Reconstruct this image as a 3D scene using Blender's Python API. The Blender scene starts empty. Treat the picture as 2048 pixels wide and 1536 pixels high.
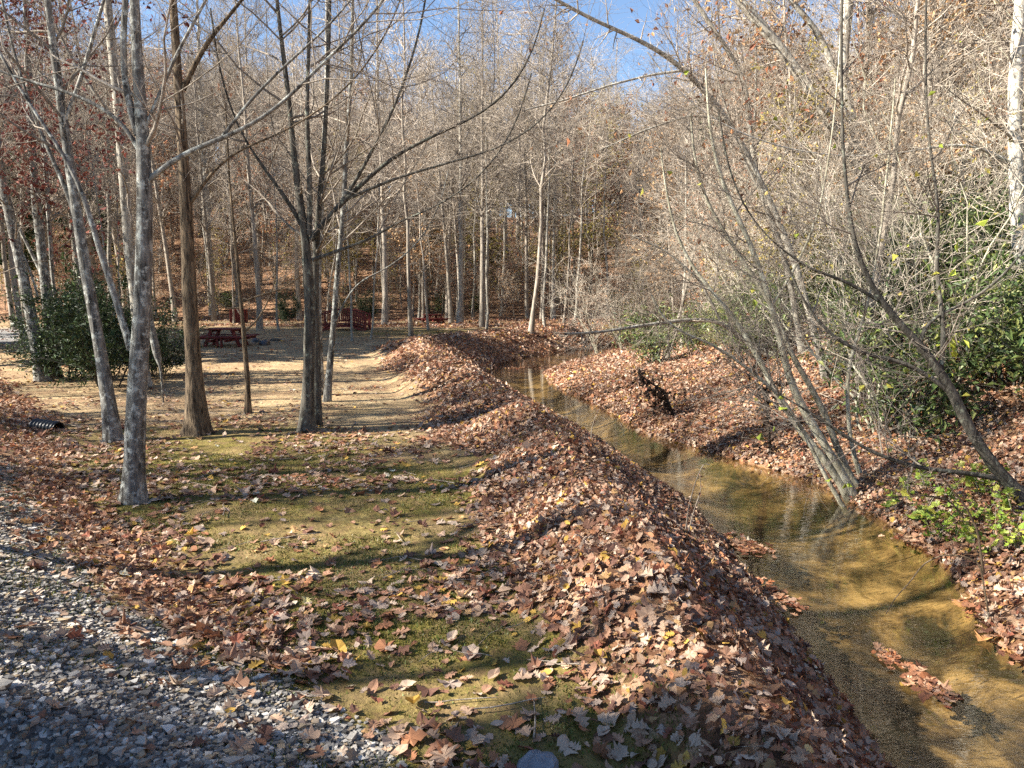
import bpy, math
import numpy as np
from math import radians, sin, cos, tan, atan, pi
from mathutils import Vector

sc = bpy.context.scene
col = sc.collection

# ------------------------------------------------------------------ camera
FPX = 1500.0                       # focal length in pixels of a 2048-wide frame
PITCH = atan(178 / FPX)            # looking slightly down
CAM = np.array([0.0, 0.0, 2.4])
cd = bpy.data.cameras.new("camera"); cam = bpy.data.objects.new("camera", cd); col.objects.link(cam)
cam.location = CAM; cam.rotation_euler = (pi / 2 - PITCH, 0, 0)
cd.sensor_width = 36; cd.lens = 36 * FPX / 2048; cd.clip_end = 3000; cd.clip_start = 0.05
sc.camera = cam

# ------------------------------------------------------------------ sky, sun, exposure
SUN_EL = radians(35); SUN_AZ = radians(11)        # light travels to +x, a little away from the camera
sd = np.array([cos(SUN_EL) * cos(SUN_AZ), cos(SUN_EL) * sin(SUN_AZ), -sin(SUN_EL)])
w = bpy.data.worlds.new("World"); sc.world = w; w.use_nodes = True
nt = w.node_tree; nt.nodes.clear()
sky = nt.nodes.new("ShaderNodeTexSky"); sky.sky_type = 'NISHITA'; sky.sun_disc = False
sky.sun_elevation = SUN_EL; sky.sun_rotation = math.atan2(-sd[0], -sd[1]) % (2 * pi)
sky.altitude = 700; sky.air_density = 1.0; sky.dust_density = 0.05; sky.ozone_density = 2.2
bg = nt.nodes.new("ShaderNodeBackground"); bg.inputs[1].default_value = 0.06
wo = nt.nodes.new("ShaderNodeOutputWorld")
nt.links.new(sky.outputs[0], bg.inputs[0]); nt.links.new(bg.outputs[0], wo.inputs[0])
sl = bpy.data.lights.new("sun", 'SUN'); sun = bpy.data.objects.new("sun", sl); col.objects.link(sun)
sl.energy = 5.0; sl.angle = radians(0.55); sl.color = (1.0, 0.93, 0.82)
sun.rotation_euler = Vector(sd).to_track_quat('-Z', 'Y').to_euler(); sun.location = (-20, -8, 20)
sc.view_settings.view_transform = 'Standard'; sc.view_settings.look = 'None'
sc.view_settings.exposure = 2.05; sc.view_settings.gamma = 1.0; sc.view_settings.use_curve_mapping = False
sc.render.engine = 'CYCLES'
sc.cycles.max_bounces = 6; sc.cycles.diffuse_bounces = 2; sc.cycles.glossy_bounces = 2
sc.cycles.transmission_bounces = 3; sc.cycles.transparent_max_bounces = 8
sc.cycles.caustics_reflective = False; sc.cycles.caustics_refractive = False
sc.cycles.use_denoising = False

# ------------------------------------------------------------------ numeric helpers
def unit(a): return a / np.maximum(np.linalg.norm(a, axis=-1, keepdims=True), 1e-9)
def sstep(a, b, x):
    t = np.clip((x - a) / (b - a), 0, 1); return t * t * (3 - 2 * t)
_lat = np.random.default_rng(11).random((256, 256))
def vn(x, y, s=0):                                  # value noise 0..1
    x = np.asarray(x, float) + s * 17.3; y = np.asarray(y, float) + s * 9.7
    i = np.floor(x).astype(int); j = np.floor(y).astype(int); fx = x - i; fy = y - j
    fx = fx * fx * (3 - 2 * fx); fy = fy * fy * (3 - 2 * fy)
    g = lambda a, b: _lat[a & 255, b & 255]
    return (g(i, j) * (1 - fx) + g(i + 1, j) * fx) * (1 - fy) + (g(i, j + 1) * (1 - fx) + g(i + 1, j + 1) * fx) * fy
def fbm(x, y, s=0, o=4):
    r = 0; a = .5
    for k in range(o): r = r + a * vn(x * 2 ** k, y * 2 ** k, s + k); a *= .5
    return r / (1 - .5 ** o)

def ray(u, v):
    xc = (u - 1024) / FPX; yc = (768 - v) / FPX
    return np.array([xc, cos(PITCH) + yc * sin(PITCH), -sin(PITCH) + yc * cos(PITCH)])
def at(u, v, Y): d = ray(u, v); return CAM + d * (Y / d[1])
def hit_z(u, v, z): d = ray(u, v); return CAM + d * ((z - CAM[2]) / d[2])

# ------------------------------------------------------------------ the lie of the land
WATER = -0.6
Lpx = [(1760,1536),(1690,1400),(1600,1290),(1500,1160),(1440,1080),(1380,1010),(1290,950),(1210,890),(1130,845),(1060,805),(1010,775),(968,752),
       (1000,727),(1080,708),(1160,699),(1225,690)]
Rpx = [(2048,1330),(1960,1240),(1880,1110),(1740,1030),(1640,970),(1560,945),(1450,915),(1372,890),(1288,868),(1232,832),(1170,800),(1116,775),(1086,748),
       (1120,731),(1190,714),(1290,702)]
Lw = np.array([hit_z(u, v, WATER) for u, v in Lpx]); Rw = np.array([hit_z(u, v, WATER) for u, v in Rpx])
_yy = np.linspace(-30, 70, 1001)
def shore(pts, tail, head):
    y = np.concatenate([[-30, 1.0], pts[:, 1], [p[0] for p in tail]]); x = np.concatenate([head, pts[:, 0], [p[1] for p in tail]])
    o = np.argsort(y); r = np.interp(_yy, y[o], x[o])
    k = np.ones(9) / 9
    return np.convolve(np.pad(r, 4, 'edge'), k, 'valid')
_xl = shore(Lw, [(46.5, 12), (48, 26), (70, 60)], [3.2, 2.5]); _xr = shore(Rw, [(44.5, 14), (46, 29), (70, 66)], [5.6, 4.6])
_cl = 1 / np.sqrt(1 + np.gradient(_xl, _yy) ** 2); _cr = 1 / np.sqrt(1 + np.gradient(_xr, _yy) ** 2)
XL = lambda y: np.interp(y, _yy, _xl); XR = lambda y: np.interp(y, _yy, _xr)
CL = lambda y: np.interp(y, _yy, _cl); CR = lambda y: np.interp(y, _yy, _cr)
_fy = np.array([-30, .6, 1.9, 3.0, 4.6, 6.1, 8.0, 10.2, 13.7, 18, 26, 60]); _fx = np.array([9, 6.5, 2.6, -0.1, -1.55, -2.9, -4.7, -6.7, -8.9, -12.5, -19.5, -52])
_fxx = np.interp(_yy, _fy, _fx); _fc = 1 / np.sqrt(1 + np.gradient(_fxx, _yy) ** 2)
FOOT = lambda x, y: (np.interp(y, _yy, _fxx) - x) * np.interp(y, _yy, _fc)      # metres up-slope of the embankment's foot

BW = lambda y: np.interp(y, [2, 4.5, 7, 12.7, 17, 26, 34, 44], [1.8, 2.1, 2.8, 3.4, 3.8, 4.0, 4.6, 4.6])   # width of the leaf berm
def berm(tl, y, flat):                               # heap of blown leaves along the left shore
    q = tl / BW(y); k = 1 - .7 * sstep(27, 34, y)
    lump = fbm(y * .5 + tl * .12, tl * .28, 3, 2) - .5
    z = np.interp(q, [-.1, 0, .10, .22, .36, .5, .6, .75, .9, 1.05], [-.16, 0, .2, .38, .62, .92, 1.02, .86, .67, .6]) + WATER
    z = z + flat * sstep(0, .4, q)
    base = WATER + (flat - WATER) * sstep(-.02, .25, q)
    z = np.where(z > base, base + (z - base) * k, z)
    return z + sstep(.38, .6, q) * (1 - sstep(.85, 1.05, q)) * .8 * lump * k
def terr(x, y):
    x = np.asarray(x, float); y = np.asarray(y, float)
    flat = 0.0125 * np.clip(y - 8, 0, 60) + .05 * (fbm(x * .25, y * .25, 1, 3) - .5) + .02 * (fbm(x * 1.3, y * 1.3, 2, 2) - .5) + .03 * (fbm(x * 2.6, y * 2.6, 6, 2) - .5) * (y < 20)
    tl = (XL(y) - x) * CL(y); tr = (x - XR(y)) * CR(y)
    e = FOOT(x, y)
    rise = .95 * sstep(-.25, 2.9, e) + .05 * np.clip(e - 2.9, 0, 10)
    rise = rise + .10 * sstep(.2, .8, e) * (fbm(x * .8, y * .8, 5, 3) - .5)
    # hills
    nz = fbm(x * .035, y * .035, 7, 3) - .5
    yf = 53 + 8 * nz + .06 * np.abs(x - 4)
    dh = np.clip(y - yf, 0, 400)
    top = 22 + 8 * sstep(5, 60, -x) + 8 * sstep(15, 70, x) - 3.5 * np.exp(-((x - 3) / 14.) ** 2)
    hf = top * (1 - np.exp(-dh * dh / (dh + 14) / 42)) + 1.5 * nz * sstep(0, 20, dh)
    s0 = np.interp(y, [0, 10, 18, 25, 31, 38, 45], [1.5, 1.6, 2.2, 4.2, 4.6, 3.0, 2.0])
    s = np.clip(tr - s0, 0, 400)
    hr = 38 * (1 - np.exp(-s * .5 / 38 * (s / (s + 1.2)))) * (1 + .25 * nz)
    # left side of the creek
    zl = np.where(tl > 1.05 * BW(y), flat, berm(tl, y, flat))
    # right side
    low = np.interp(tr, [-.2, 0, .5, 1.2, 3, 6], [WATER - .15, WATER, WATER + .22, WATER + .38, WATER + .75, WATER + 1.25])
    inn = np.exp(-((y - 29) / 4.) ** 2); low = low - inn * np.interp(tr, [0, .5, 1.2, 3, 6], [0, .12, .2, .42, .35])
    zr = low + .12 * (fbm(x * .7, y * .7, 8, 3) - .5) * sstep(.2, 1.2, tr)
    mid = (tl < 0) & (tr < 0)
    wd = np.maximum(-(tl + tr), .01)
    bed = WATER - .10 - .22 * np.clip(4 * (tl * tr) / np.maximum((tl + tr) ** 2, .01), 0, 1) - .06 * (fbm(x * .9, y * .9, 4, 3) - .5)
    z = np.where(tl >= 0, zl, np.where(tr >= 0, zr, np.minimum(bed, WATER - .05)))
    z = np.where(tr > 0, z + hr, z)
    z = np.maximum(z, np.where(tr > 0, hf + WATER, hf + flat * (hf > .02)) * (hf > .02) + z * (hf <= .02))
    z = z + np.where(tl > 0, rise * sstep(0, .8, tl), 0)
    return z
def tz(x, y): return float(terr(np.array([x]), np.array([y]))[0])
def hit(u, v):
    d = ray(u, v); t = np.concatenate([np.linspace(2, 20, 500), np.linspace(20, 160, 1200)])
    p = CAM + d * t[:, None]; below = p[:, 2] < terr(p[:, 0], p[:, 1])
    return p[np.argmax(below)] if below.any() else p[-1]
def nrm(x, y, e=.06):
    n = np.stack([-(terr(x + e, y) - terr(x - e, y)) / (2 * e), -(terr(x, y + e) - terr(x, y - e)) / (2 * e), np.ones_like(x)], -1)
    return unit(n)

# ------------------------------------------------------------------ materials
class G:
    def __init__(s, name):
        s.m = bpy.data.materials.new(name); s.m.use_nodes = True; s.t = s.m.node_tree; s.t.nodes.clear()
        s.out = s.n('OutputMaterial')
    def n(s, typ, **kw):
        nd = s.t.nodes.new('ShaderNode' + typ)
        for k, v in kw.items(): setattr(nd, k, v)
        return nd
    def l(s, a, b): s.t.links.new(a, b)
    def pos(s, scale=(1, 1, 1), kind='Object', vec=None):
        mp = s.n('Mapping'); mp.inputs['Scale'].default_value = scale
        if vec is None: vec = s.n('TexCoord').outputs[kind]
        s.l(vec, mp.inputs['Vector']); return mp.outputs[0]
    def noise(s, vec, scale, detail=4, rough=.6, dist=0):
        nd = s.n('TexNoise'); s.l(vec, nd.inputs['Vector']); nd.inputs['Scale'].default_value = scale
        nd.inputs['Detail'].default_value = detail; nd.inputs['Roughness'].default_value = rough; nd.inputs['Distortion'].default_value = dist
        return nd.outputs[0]
    def ramp(s, fac, stops):
        nd = s.n('ValToRGB'); cr = nd.color_ramp
        while len(cr.elements) < len(stops): cr.elements.new(.5)
        for e, (p, c) in zip(cr.elements, stops):
            e.position = p; e.color = (*c, 1) if not np.isscalar(c) else (c, c, c, 1)
        s.l(fac, nd.inputs[0]); return nd.outputs[0]
    def mix(s, f, a, b, mode='MIX'):
        nd = s.n('Mix', data_type='RGBA', blend_type=mode)
        for sock, val in ((nd.inputs[0], f), (nd.inputs[6], a), (nd.inputs[7], b)):
            if hasattr(val, 'links'): s.l(val, sock)
            else: sock.default_value = (val if np.isscalar(val) else (*val, 1))
        return nd.outputs[2]
    def math(s, op, a, b=0.0, c=0.0):
        nd = s.n('Math', operation=op)
        for k, val in enumerate((a, b, c)):
            if hasattr(val, 'links'): s.l(val, nd.inputs[k])
            else: nd.inputs[k].default_value = val
        return nd.outputs[0]
    def bump(s, h, strength=.5, dist=.02):
        nd = s.n('Bump'); s.l(h, nd.inputs['Height']); nd.inputs['Strength'].default_value = strength; nd.inputs['Distance'].default_value = dist
        return nd.outputs[0]
    def pbr(s, colr, rough=.8, normal=None, spec=.3):
        b = s.n('BsdfPrincipled')
        if hasattr(colr, 'links'): s.l(colr, b.inputs['Base Color'])
        else: b.inputs['Base Color'].default_value = (*colr, 1)
        if hasattr(rough, 'links'): s.l(rough, b.inputs['Roughness'])
        else: b.inputs['Roughness'].default_value = rough
        b.inputs['Specular IOR Level'].default_value = spec
        if normal is not None: s.l(normal, b.inputs['Normal'])
        return b.outputs[0]
    def done(s, sh): s.l(sh, s.out.inputs[0]); return s.m

def bark(name, dark, light, lichen=None, lich=.5, fur=1.0, vary=.25):
    g = G(name); v = g.pos((7 * fur, 7 * fur, 1.1 * fur))
    n1 = g.noise(v, 2.2, 6, .7, .6); c = g.ramp(n1, [(.38, dark), (.60, light)])
    if lichen:
        n2 = g.noise(g.pos((1, 1, .8)), 11, 5, .75); c = g.mix(g.ramp(n2, [(.62 - .2 * lich, 0.), (.72 - .2 * lich, 1.)]), c, lichen)
    oi = g.n('ObjectInfo')
    k = g.math('MULTIPLY_ADD', oi.outputs['Random'], 2 * vary, 1 - vary)
    hs = g.n('HueSaturation'); g.l(c, hs.inputs['Color']); g.l(k, hs.inputs['Value'])
    return g.done(g.pbr(hs.outputs[0], .85, g.bump(n1, .9, .025), .2))
B_grey = bark('bark_grey', (.04, .036, .03), (.24, .23, .205), (.46, .47, .42), .55)
B_pale = bark('bark_pale', (.12, .105, .085), (.37, .34, .28), (.48, .47, .41), .45)
B_brown = bark('bark_brown', (.025, .017, .011), (.19, .14, .088), None, fur=1.5)
B_dark = bark('bark_dark', (.03, .027, .022), (.12, .11, .09), (.24, .26, .2), .3)
B_twig = bark('bark_twig', (.15, .12, .092), (.36, .31, .25))
B_far = bark('bark_far', (.15, .125, .10), (.36, .315, .255))
B_fartwig = bark('bark_fartwig', (.20, .165, .13), (.42, .36, .29), vary=.4)
B_white = bark('bark_white', (.22, .20, .165), (.62, .58, .49), (.66, .63, .56), .7)
B_brush = bark('bark_brush', (.26, .22, .17), (.50, .44, .36), vary=.4)
B_alder = bark('bark_alder', (.16, .145, .10), (.46, .43, .32), (.46, .45, .36), .5)
B_wet = bark('bark_wet', (.025, .018, .012), (.08, .06, .045))

def leafmat(name, rough=.65, trans=.25, spec=.3):
    g = G(name); a = g.n('Attribute'); a.attribute_name = 'tint'
    v = g.pos((1, 1, 1)); n = g.noise(v, 60, 2)
    c = g.mix(.35, a.outputs['Color'], g.ramp(n, [(.3, .35), (.7, 1.0)]), 'MULTIPLY')
    p = g.pbr(c, rough, None, spec); t = g.n('BsdfTranslucent'); g.l(c, t.inputs[0])
    m = g.n('MixShader'); m.inputs[0].default_value = trans; g.l(p, m.inputs[1]); g.l(t.outputs[0], m.inputs[2])
    return g.done(m.outputs[0])
M_dead = leafmat('dead_leaf', .75, .18, .2)
M_green = leafmat('green_leaf', .48, .25, .4)
M_needle = leafmat('needle_leaf', .5, .12, .35)
def stonemat():
    g = G('gravel_stone'); a = g.n('Attribute'); a.attribute_name = 'tint'
    n = g.noise(g.pos(), 55, 4); c = g.mix(.5, a.outputs['Color'], g.ramp(n, [(.3, .45), (.7, 1.0)]), 'MULTIPLY')
    return g.done(g.pbr(c, .7, g.bump(n, .3, .005), .35))
M_stone = stonemat()
def red_paint():
    g = G('red_painted_wood'); n = g.noise(g.pos((14, 14, 14)), 1.2, 5); n2 = g.noise(g.pos((2, 2, 2)), 3, 3)
    c = g.ramp(n, [(.3, (.085, .010, .008)), (.7, (.17, .022, .017))]); c = g.mix(g.ramp(n2, [(.6, 0.), (.75, .5)]), c, (.12, .06, .045))
    return g.done(g.pbr(c, .6, g.bump(n, .3, .004), .35))
M_red = red_paint()
def plastic():
    g = G('black_plastic'); n = g.noise(g.pos(), 9, 4)
    return g.done(g.pbr(g.ramp(n, [(.4, (.012, .013, .015)), (.75, (.05, .048, .045))]), .38, None, .5))
M_plastic = plastic()
def rockmat():
    g = G('blue_grey_rock'); n = g.noise(g.pos(), 5, 8, .65); n2 = g.noise(g.pos(), 40, 3)
    return g.done(g.pbr(g.ramp(n, [(.3, (.10, .11, .125)), (.7, (.27, .29, .32))]), .75, g.bump(g.math('ADD', n, g.math('MULTIPLY', n2, .3)), .6, .03)))
M_rock = rockmat()

def groundmat():
    g = G('ground_cover'); a = g.n('Attribute'); a.attribute_name = 'cover'
    sep = g.n('SeparateColor'); g.l(a.outputs['Color'], sep.inputs[0]); bedf = a.outputs['Alpha']
    P = g.pos()
    nA = g.noise(P, .9, 6, .65); nB = g.noise(P, 6, 6, .7); nC = g.noise(P, 45, 4, .7)
    sand = g.ramp(nB, [(.3, (.235, .165, .085)), (.5, (.36, .265, .145)), (.72, (.46, .36, .215))])
    sand = g.mix(g.ramp(nA, [(.40, 0.), (.60, .75)]), sand, (.20, .125, .07))
    sand = g.mix(g.ramp(nC, [(.60, 0.), (.68, .75)]), sand, (.12, .07, .04))
    moss = g.ramp(nC, [(.25, (.065, .06, .012)), (.5, (.16, .135, .028)), (.75, (.27, .225, .06))])
    moss = g.mix(g.ramp(nB, [(.42, 0.), (.62, .85)]), moss, (.15, .095, .045))
    moss = g.mix(g.ramp(nA, [(.45, 0.), (.62, .8)]), moss, (.24, .165, .08))
    def cells(scale, stops):
        vo = g.n('TexVoronoi'); g.l(P, vo.inputs['Vector']); vo.inputs['Scale'].default_value = scale
        s2 = g.n('SeparateColor'); g.l(vo.outputs['Color'], s2.inputs[0]); return g.ramp(s2.outputs[0], stops), vo.outputs['Distance']
    lit, d1 = cells(13, [(0, (.06, .032, .02)), (.35, (.17, .085, .045)), (.65, (.29, .165, .09)), (1, (.42, .28, .18))])
    grav, d2 = cells(38, [(0, (.05, .048, .046)), (.4, (.17, .165, .16)), (.75, (.27, .26, .245)), (1, (.5, .48, .45))])
    def edge(f, n, w=.22):           # ragged border between covers
        t = g.math('ADD', f, g.math('MULTIPLY', g.math('SUBTRACT', n, .5), 1.3))
        return g.ramp(t, [(.5 - w, 0.), (.5 + w, 1.)])
    c = g.mix(edge(sep.outputs[1], nB), sand, moss)
    c = g.mix(edge(sep.outputs[2], nB), c, grav)
    c = g.mix(edge(sep.outputs[0], nB, .15), c, lit)
    bn = g.noise(g.pos((1.5, 1.0, 1)), 1.1, 7, .7, .6)
    bed = g.ramp(bn, [(.42, (.04, .03, .018)), (.50, (.18, .12, .055)), (.62, (.44, .30, .14))])
    bed = g.mix(g.ramp(g.noise(g.pos((3, 16, 3)), 2.4, 5, .75, .8), [(.54, 0.), (.60, .85)]), bed, (.045, .03, .018))
    c = g.mix(bedf, c, bed)
    h = g.math('ADD', g.math('MULTIPLY', nC, .6), g.math('MULTIPLY', d1, .7))
    bp = g.n('Bump'); g.l(h, bp.inputs['Height']); bp.inputs['Distance'].default_value = .03; g.l(g.math('MULTIPLY_ADD', bedf, -.74, .8), bp.inputs['Strength'])
    return g.done(g.pbr(c, .92, bp.outputs[0], .15))
M_ground = groundmat()
def watermat():
    g = G('creek_water'); P = g.pos((1, 1, 1))
    n = g.noise(g.pos((1.2, 3.0, 1)), 3.2, 3, .55, .4); n2 = g.noise(P, 14, 2)
    nm = g.bump(g.math('ADD', n, g.math('MULTIPLY', n2, .12)), .05, .05)
    fr = g.n('LayerWeight'); fr.inputs['Blend'].default_value = .5; g.l(nm, fr.inputs['Normal'])
    fac = g.math('MULTIPLY_ADD', g.math('POWER', fr.outputs['Facing'], 3.0), .95, .04)
    tr = g.n('BsdfTransparent'); tr.inputs[0].default_value = (.84, .80, .66, 1)
    gl = g.n('BsdfGlossy'); gl.inputs['Roughness'].default_value = .015; g.l(nm, gl.inputs['Normal'])
    m = g.n('MixShader'); g.l(fac, m.inputs[0]); g.l(tr.outputs[0], m.inputs[1]); g.l(gl.outputs[0], m.inputs[2])
    return g.done(m.outputs[0])
M_water = watermat()

# ------------------------------------------------------------------ mesh helpers
def make_mesh(name, V, F, mat, tint=None, smooth=True, attr='tint'):
    """F: list of int arrays (M,k); tint: per-vertex rgb or rgba"""
    me = bpy.data.meshes.new(name)
    V = np.asarray(V, np.float32); F = [np.asarray(f, np.int32) for f in F if len(f)]
    me.vertices.add(len(V)); me.vertices.foreach_set('co', V.ravel())
    tot = np.concatenate([np.full(len(f), f.shape[1], np.int32) for f in F]); lp = np.concatenate([f.ravel() for f in F])
    me.loops.add(len(lp)); me.loops.foreach_set('vertex_index', lp)
    me.polygons.add(len(tot)); me.polygons.foreach_set('loop_start', np.concatenate([[0], np.cumsum(tot)[:-1]]).astype(np.int32))
    me.polygons.foreach_set('use_smooth', np.full(len(tot), smooth))
    me.update(calc_edges=True)
    if tint is not None:
        t = np.asarray(tint, np.float32)
        if t.shape[1] == 3: t = np.concatenate([t, np.ones((len(t), 1), np.float32)], 1)
        at_ = me.attributes.new(attr, 'FLOAT_COLOR', 'POINT'); at_.data.foreach_set('color', t.ravel())
    me.materials.append(mat)
    return me
def tag(o, label=None, cat=None, group=None, kind=None):
    for k, v in (('label', label), ('category', cat), ('group', group), ('kind', kind)):
        if v: o[k] = v
    return o
def obj(name, me, parent=None, loc=None):
    o = bpy.data.objects.new(name, me); col.objects.link(o)
    if parent is not None: o.parent = parent
    if loc is not None: o.location = loc
    return o
def thing(name, label, cat, loc, group=None, rz=0):
    o = bpy.data.objects.new(name, None); col.objects.link(o); o.location = loc; o.rotation_euler = (0, 0, rz); o.empty_display_size = .2
    return tag(o, label, cat, group)
def dup(root, loc, rz=0, s=1., label=None, group=None, tilt=(0, 0), stretch=1.):
    r = root.copy(); col.objects.link(r); r.location = loc; r.rotation_euler = (tilt[0], tilt[1], rz); r.scale = (s, s, s * stretch)
    if label: r['label'] = label
    if group: r['group'] = group
    for ch in root.children:
        c = ch.copy(); col.objects.link(c); c.parent = r
        for gch in ch.children:
            d = gch.copy(); col.objects.link(d); d.parent = c
    return r

def tubes(batches):
    """batches of (P[K,N,3], R[K,N], sides) -> verts, quads"""
    VV = []; FF = []; off = 0
    for P, R, S in batches:
        K, N, _ = P.shape
        if K == 0: continue
        T = unit(np.gradient(P, axis=1)); m = unit(P[:, -1] - P[:, 0])
        ref = np.where(np.abs(m[:, 2:3]) < .75, np.array([[0, 0, 1.]]), np.array([[1., 0, 0]]))[:, None, :]
        n = unit(ref - (ref * T).sum(-1, keepdims=True) * T); b = np.cross(T, n)
        a = np.arange(S) * 2 * pi / S
        V = P[:, :, None, :] + R[:, :, None, None] * (np.cos(a)[None, None, :, None] * n[:, :, None, :] + np.sin(a)[None, None, :, None] * b[:, :, None, :])
        idx = off + np.arange(K * N * S).reshape(K, N, S); nx = np.roll(idx, -1, axis=2)
        FF.append(np.stack([idx[:, :-1], nx[:, :-1], nx[:, 1:], idx[:, 1:]], -1).reshape(-1, 4))
        VV.append(V.reshape(-1, 3)); off += K * N * S
    return np.concatenate(VV), [np.concatenate(FF)]
def tube_mesh(name, batches, mat, origin=None):
    V, F = tubes(batches)
    return make_mesh(name, V - (origin if origin is not None else 0), F, mat)

def grow(par, M, rg, t0=.2, t1=1., ang=50, asd=12, L=1., Lsd=.3, fall=.4, N=5, up=.12, wig=.14, rr=.55, rmax=1., rmin=.002, bias=None, tipr=.12):
    P, R = par; K, n, _ = P.shape
    ln = np.linalg.norm(np.diff(P, axis=1), axis=-1).sum(1)
    idx = rg.choice(K, M, p=ln / ln.sum()); t = rg.uniform(t0, t1, M)
    f = np.clip(t * (n - 1), 0, n - 1.001); i = f.astype(int); fr = (f - i)[:, None]
    p = P[idx, i] * (1 - fr) + P[idx, i + 1] * fr; r = R[idx, i] * (1 - fr[:, 0]) + R[idx, i + 1] * fr[:, 0]
    tg = unit(P[idx, i + 1] - P[idx, i]); q = rg.normal(size=(M, 3)); q = unit(q - (q * tg).sum(-1, keepdims=True) * tg)
    a = np.radians(rg.normal(ang, asd, M))[:, None]; d = np.cos(a) * tg + np.sin(a) * q
    if bias is not None: d = unit(d + np.array(bias))
    le = L * np.exp(rg.normal(0, Lsd, M)) * (1 - fall * t)
    r0 = np.clip(r * rr, rmin, rmax)
    pts = [p]; st = (le / (N - 1))[:, None]
    for k in range(N - 1):
        pts.append(pts[-1] + d * st); d = unit(d + np.array([0, 0, up]) + rg.normal(0, wig, (M, 3)))
    s = np.linspace(0, 1, N)[None, :]
    return np.stack(pts, 1), np.maximum(r0[:, None] * (1 - (1 - tipr) * s), rmin * .5)

def smooth_path(pts, N):
    pts = np.asarray(pts, float); s = np.concatenate([[0], np.cumsum(np.linalg.norm(np.diff(pts, axis=0), axis=1))])
    q = np.linspace(0, s[-1], N * 4); r = np.stack([np.interp(q, s, pts[:, k]) for k in range(pts.shape[1])], 1)
    for _ in range(3):
        k = max(1, N // 8); e = np.pad(r, ((k, k), (0, 0)), 'edge')
        c = np.cumsum(np.pad(e, ((1, 0), (0, 0))), 0); m = (c[2 * k + 1:] - c[:-2 * k - 1]) / (2 * k + 1)
        wgt = np.minimum(np.minimum(np.arange(len(r)), np.arange(len(r))[::-1]) / k, 1)[:, None]; r = r * (1 - wgt) + m * wgt
    return r[np.linspace(0, len(r) - 1, N).round().astype(int)]

# leaf geometry -----------------------------------------------------------
def frame(n, rg, spin=None):
    n = unit(n); r = rg.normal(size=n.shape); x = unit(r - (r * n).sum(-1, keepdims=True) * n); return x, np.cross(n, x), n
def quad_leaves(P, n, size, tint, rg, aspect=.5, fold=.25, droop=None):
    M = len(P); x, y, z = frame(n, rg)
    if droop is not None: x = unit(x + np.array(droop)); y = unit(np.cross(z, x)); z = np.cross(x, y)
    s = np.asarray(size)[:, None]
    v = np.stack([P, P + s * (.5 * x + .5 * aspect * y + fold * .4 * z), P + s * (x - .15 * z), P + s * (.5 * x - .5 * aspect * y + fold * .4 * z)], 1)
    return v.reshape(-1, 3), [np.arange(4 * M).reshape(M, 4)], np.repeat(tint, 4, 0)
def outline(kind):
    if kind == 0:   # oak: side lobes either side of a midrib
        xs = [0, .10, .22, .30, .44, .54, .70, .78, .90, 1.0]; hs = [.02, .10, .27, .12, .38, .16, .34, .14, .20, 0]
    elif kind == 1: # maple-like: broad with points
        xs = [0, .02, .20, .28, .52, .56, .72, .78, 1.0]; hs = [.02, .22, .34, .24, .56, .30, .36, .17, 0]
    else:           # plain oval
        xs = [0, .15, .38, .62, .84, 1.0]; hs = [.02, .17, .28, .27, .15, 0]
    u = [(x - .5, h) for x, h in zip(xs, hs)]; return np.array(u + [(x, -h) for x, h in u[-2:0:-1]])
OUT = [outline(k) for k in range(3)]
def shaped_leaves(P, n, size, tint, rg, kind):
    o = OUT[kind]; k = len(o); M = len(P); x, y, z = frame(n, rg); s = np.asarray(size)[:, None, None]
    c1 = rg.normal(.25, .35, (M, 1)); c2 = rg.normal(.3, .5, (M, 1)); tw = rg.normal(0, .4, (M, 1))
    hz = c1 * (o[None, :, 0] ** 2 - .1) + c2 * (o[None, :, 1] ** 2) * 1.6 + tw * o[None, :, 0] * o[None, :, 1]
    hz = hz + rg.normal(0, .03, hz.shape)
    V = P[:, None, :] + s * (o[None, :, 0, None] * x[:, None, :] + o[None, :, 1, None] * y[:, None, :] + hz[:, :, None] * z[:, None, :])
    C = P[:, None, :] + s * (-.1 * c1)[:, :, None] * z[:, None, :]
    V = np.concatenate([C, V], 1).reshape(-1, 3); b = (np.arange(M) * (k + 1))[:, None]
    i = 1 + np.arange(k)[None, :]; j = 1 + (np.arange(k)[None, :] + 1) % k
    F = np.stack([np.broadcast_to(b, (M, k)), b + i, b + j], -1).reshape(-1, 3)
    return V, [F], np.repeat(tint, k + 1, 0)
DEAD = np.array([[.37,.215,.145],[.46,.32,.235],[.24,.125,.085],[.54,.42,.335],[.37,.175,.095],[.16,.085,.065],[.37,.29,.25],[.50,.31,.15],[.27,.105,.07]])
DEADP = np.array([.19,.18,.15,.13,.10,.08,.10,.03,.04]); DEADP = DEADP / DEADP.sum()
DEAD = DEAD * np.array([1., .97, .90])
def dead_tint(M, rg): return np.clip(DEAD[rg.choice(len(DEAD), M, p=DEADP)] * np.exp(rg.normal(0, .2, (M, 1))), 0, .7)
def merge(parts):
    V = []; F = {}; T = []; off = 0
    for v, fs, t in parts:
        for f in fs: F.setdefault(f.shape[1], []).append(f + off)
        V.append(v); T.append(t); off += len(v)
    return np.concatenate(V), [np.concatenate(x) for x in F.values()], np.concatenate(T)
def box(x0, x1, y0, y1, z0, z1):
    V = np.array([(x, y, z) for x in (x0, x1) for y in (y0, y1) for z in (z0, z1)], float)
    return V, np.array([(0, 1, 3, 2), (4, 6, 7, 5), (0, 4, 5, 1), (2, 3, 7, 6), (0, 2, 6, 4), (1, 5, 7, 3)])
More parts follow.
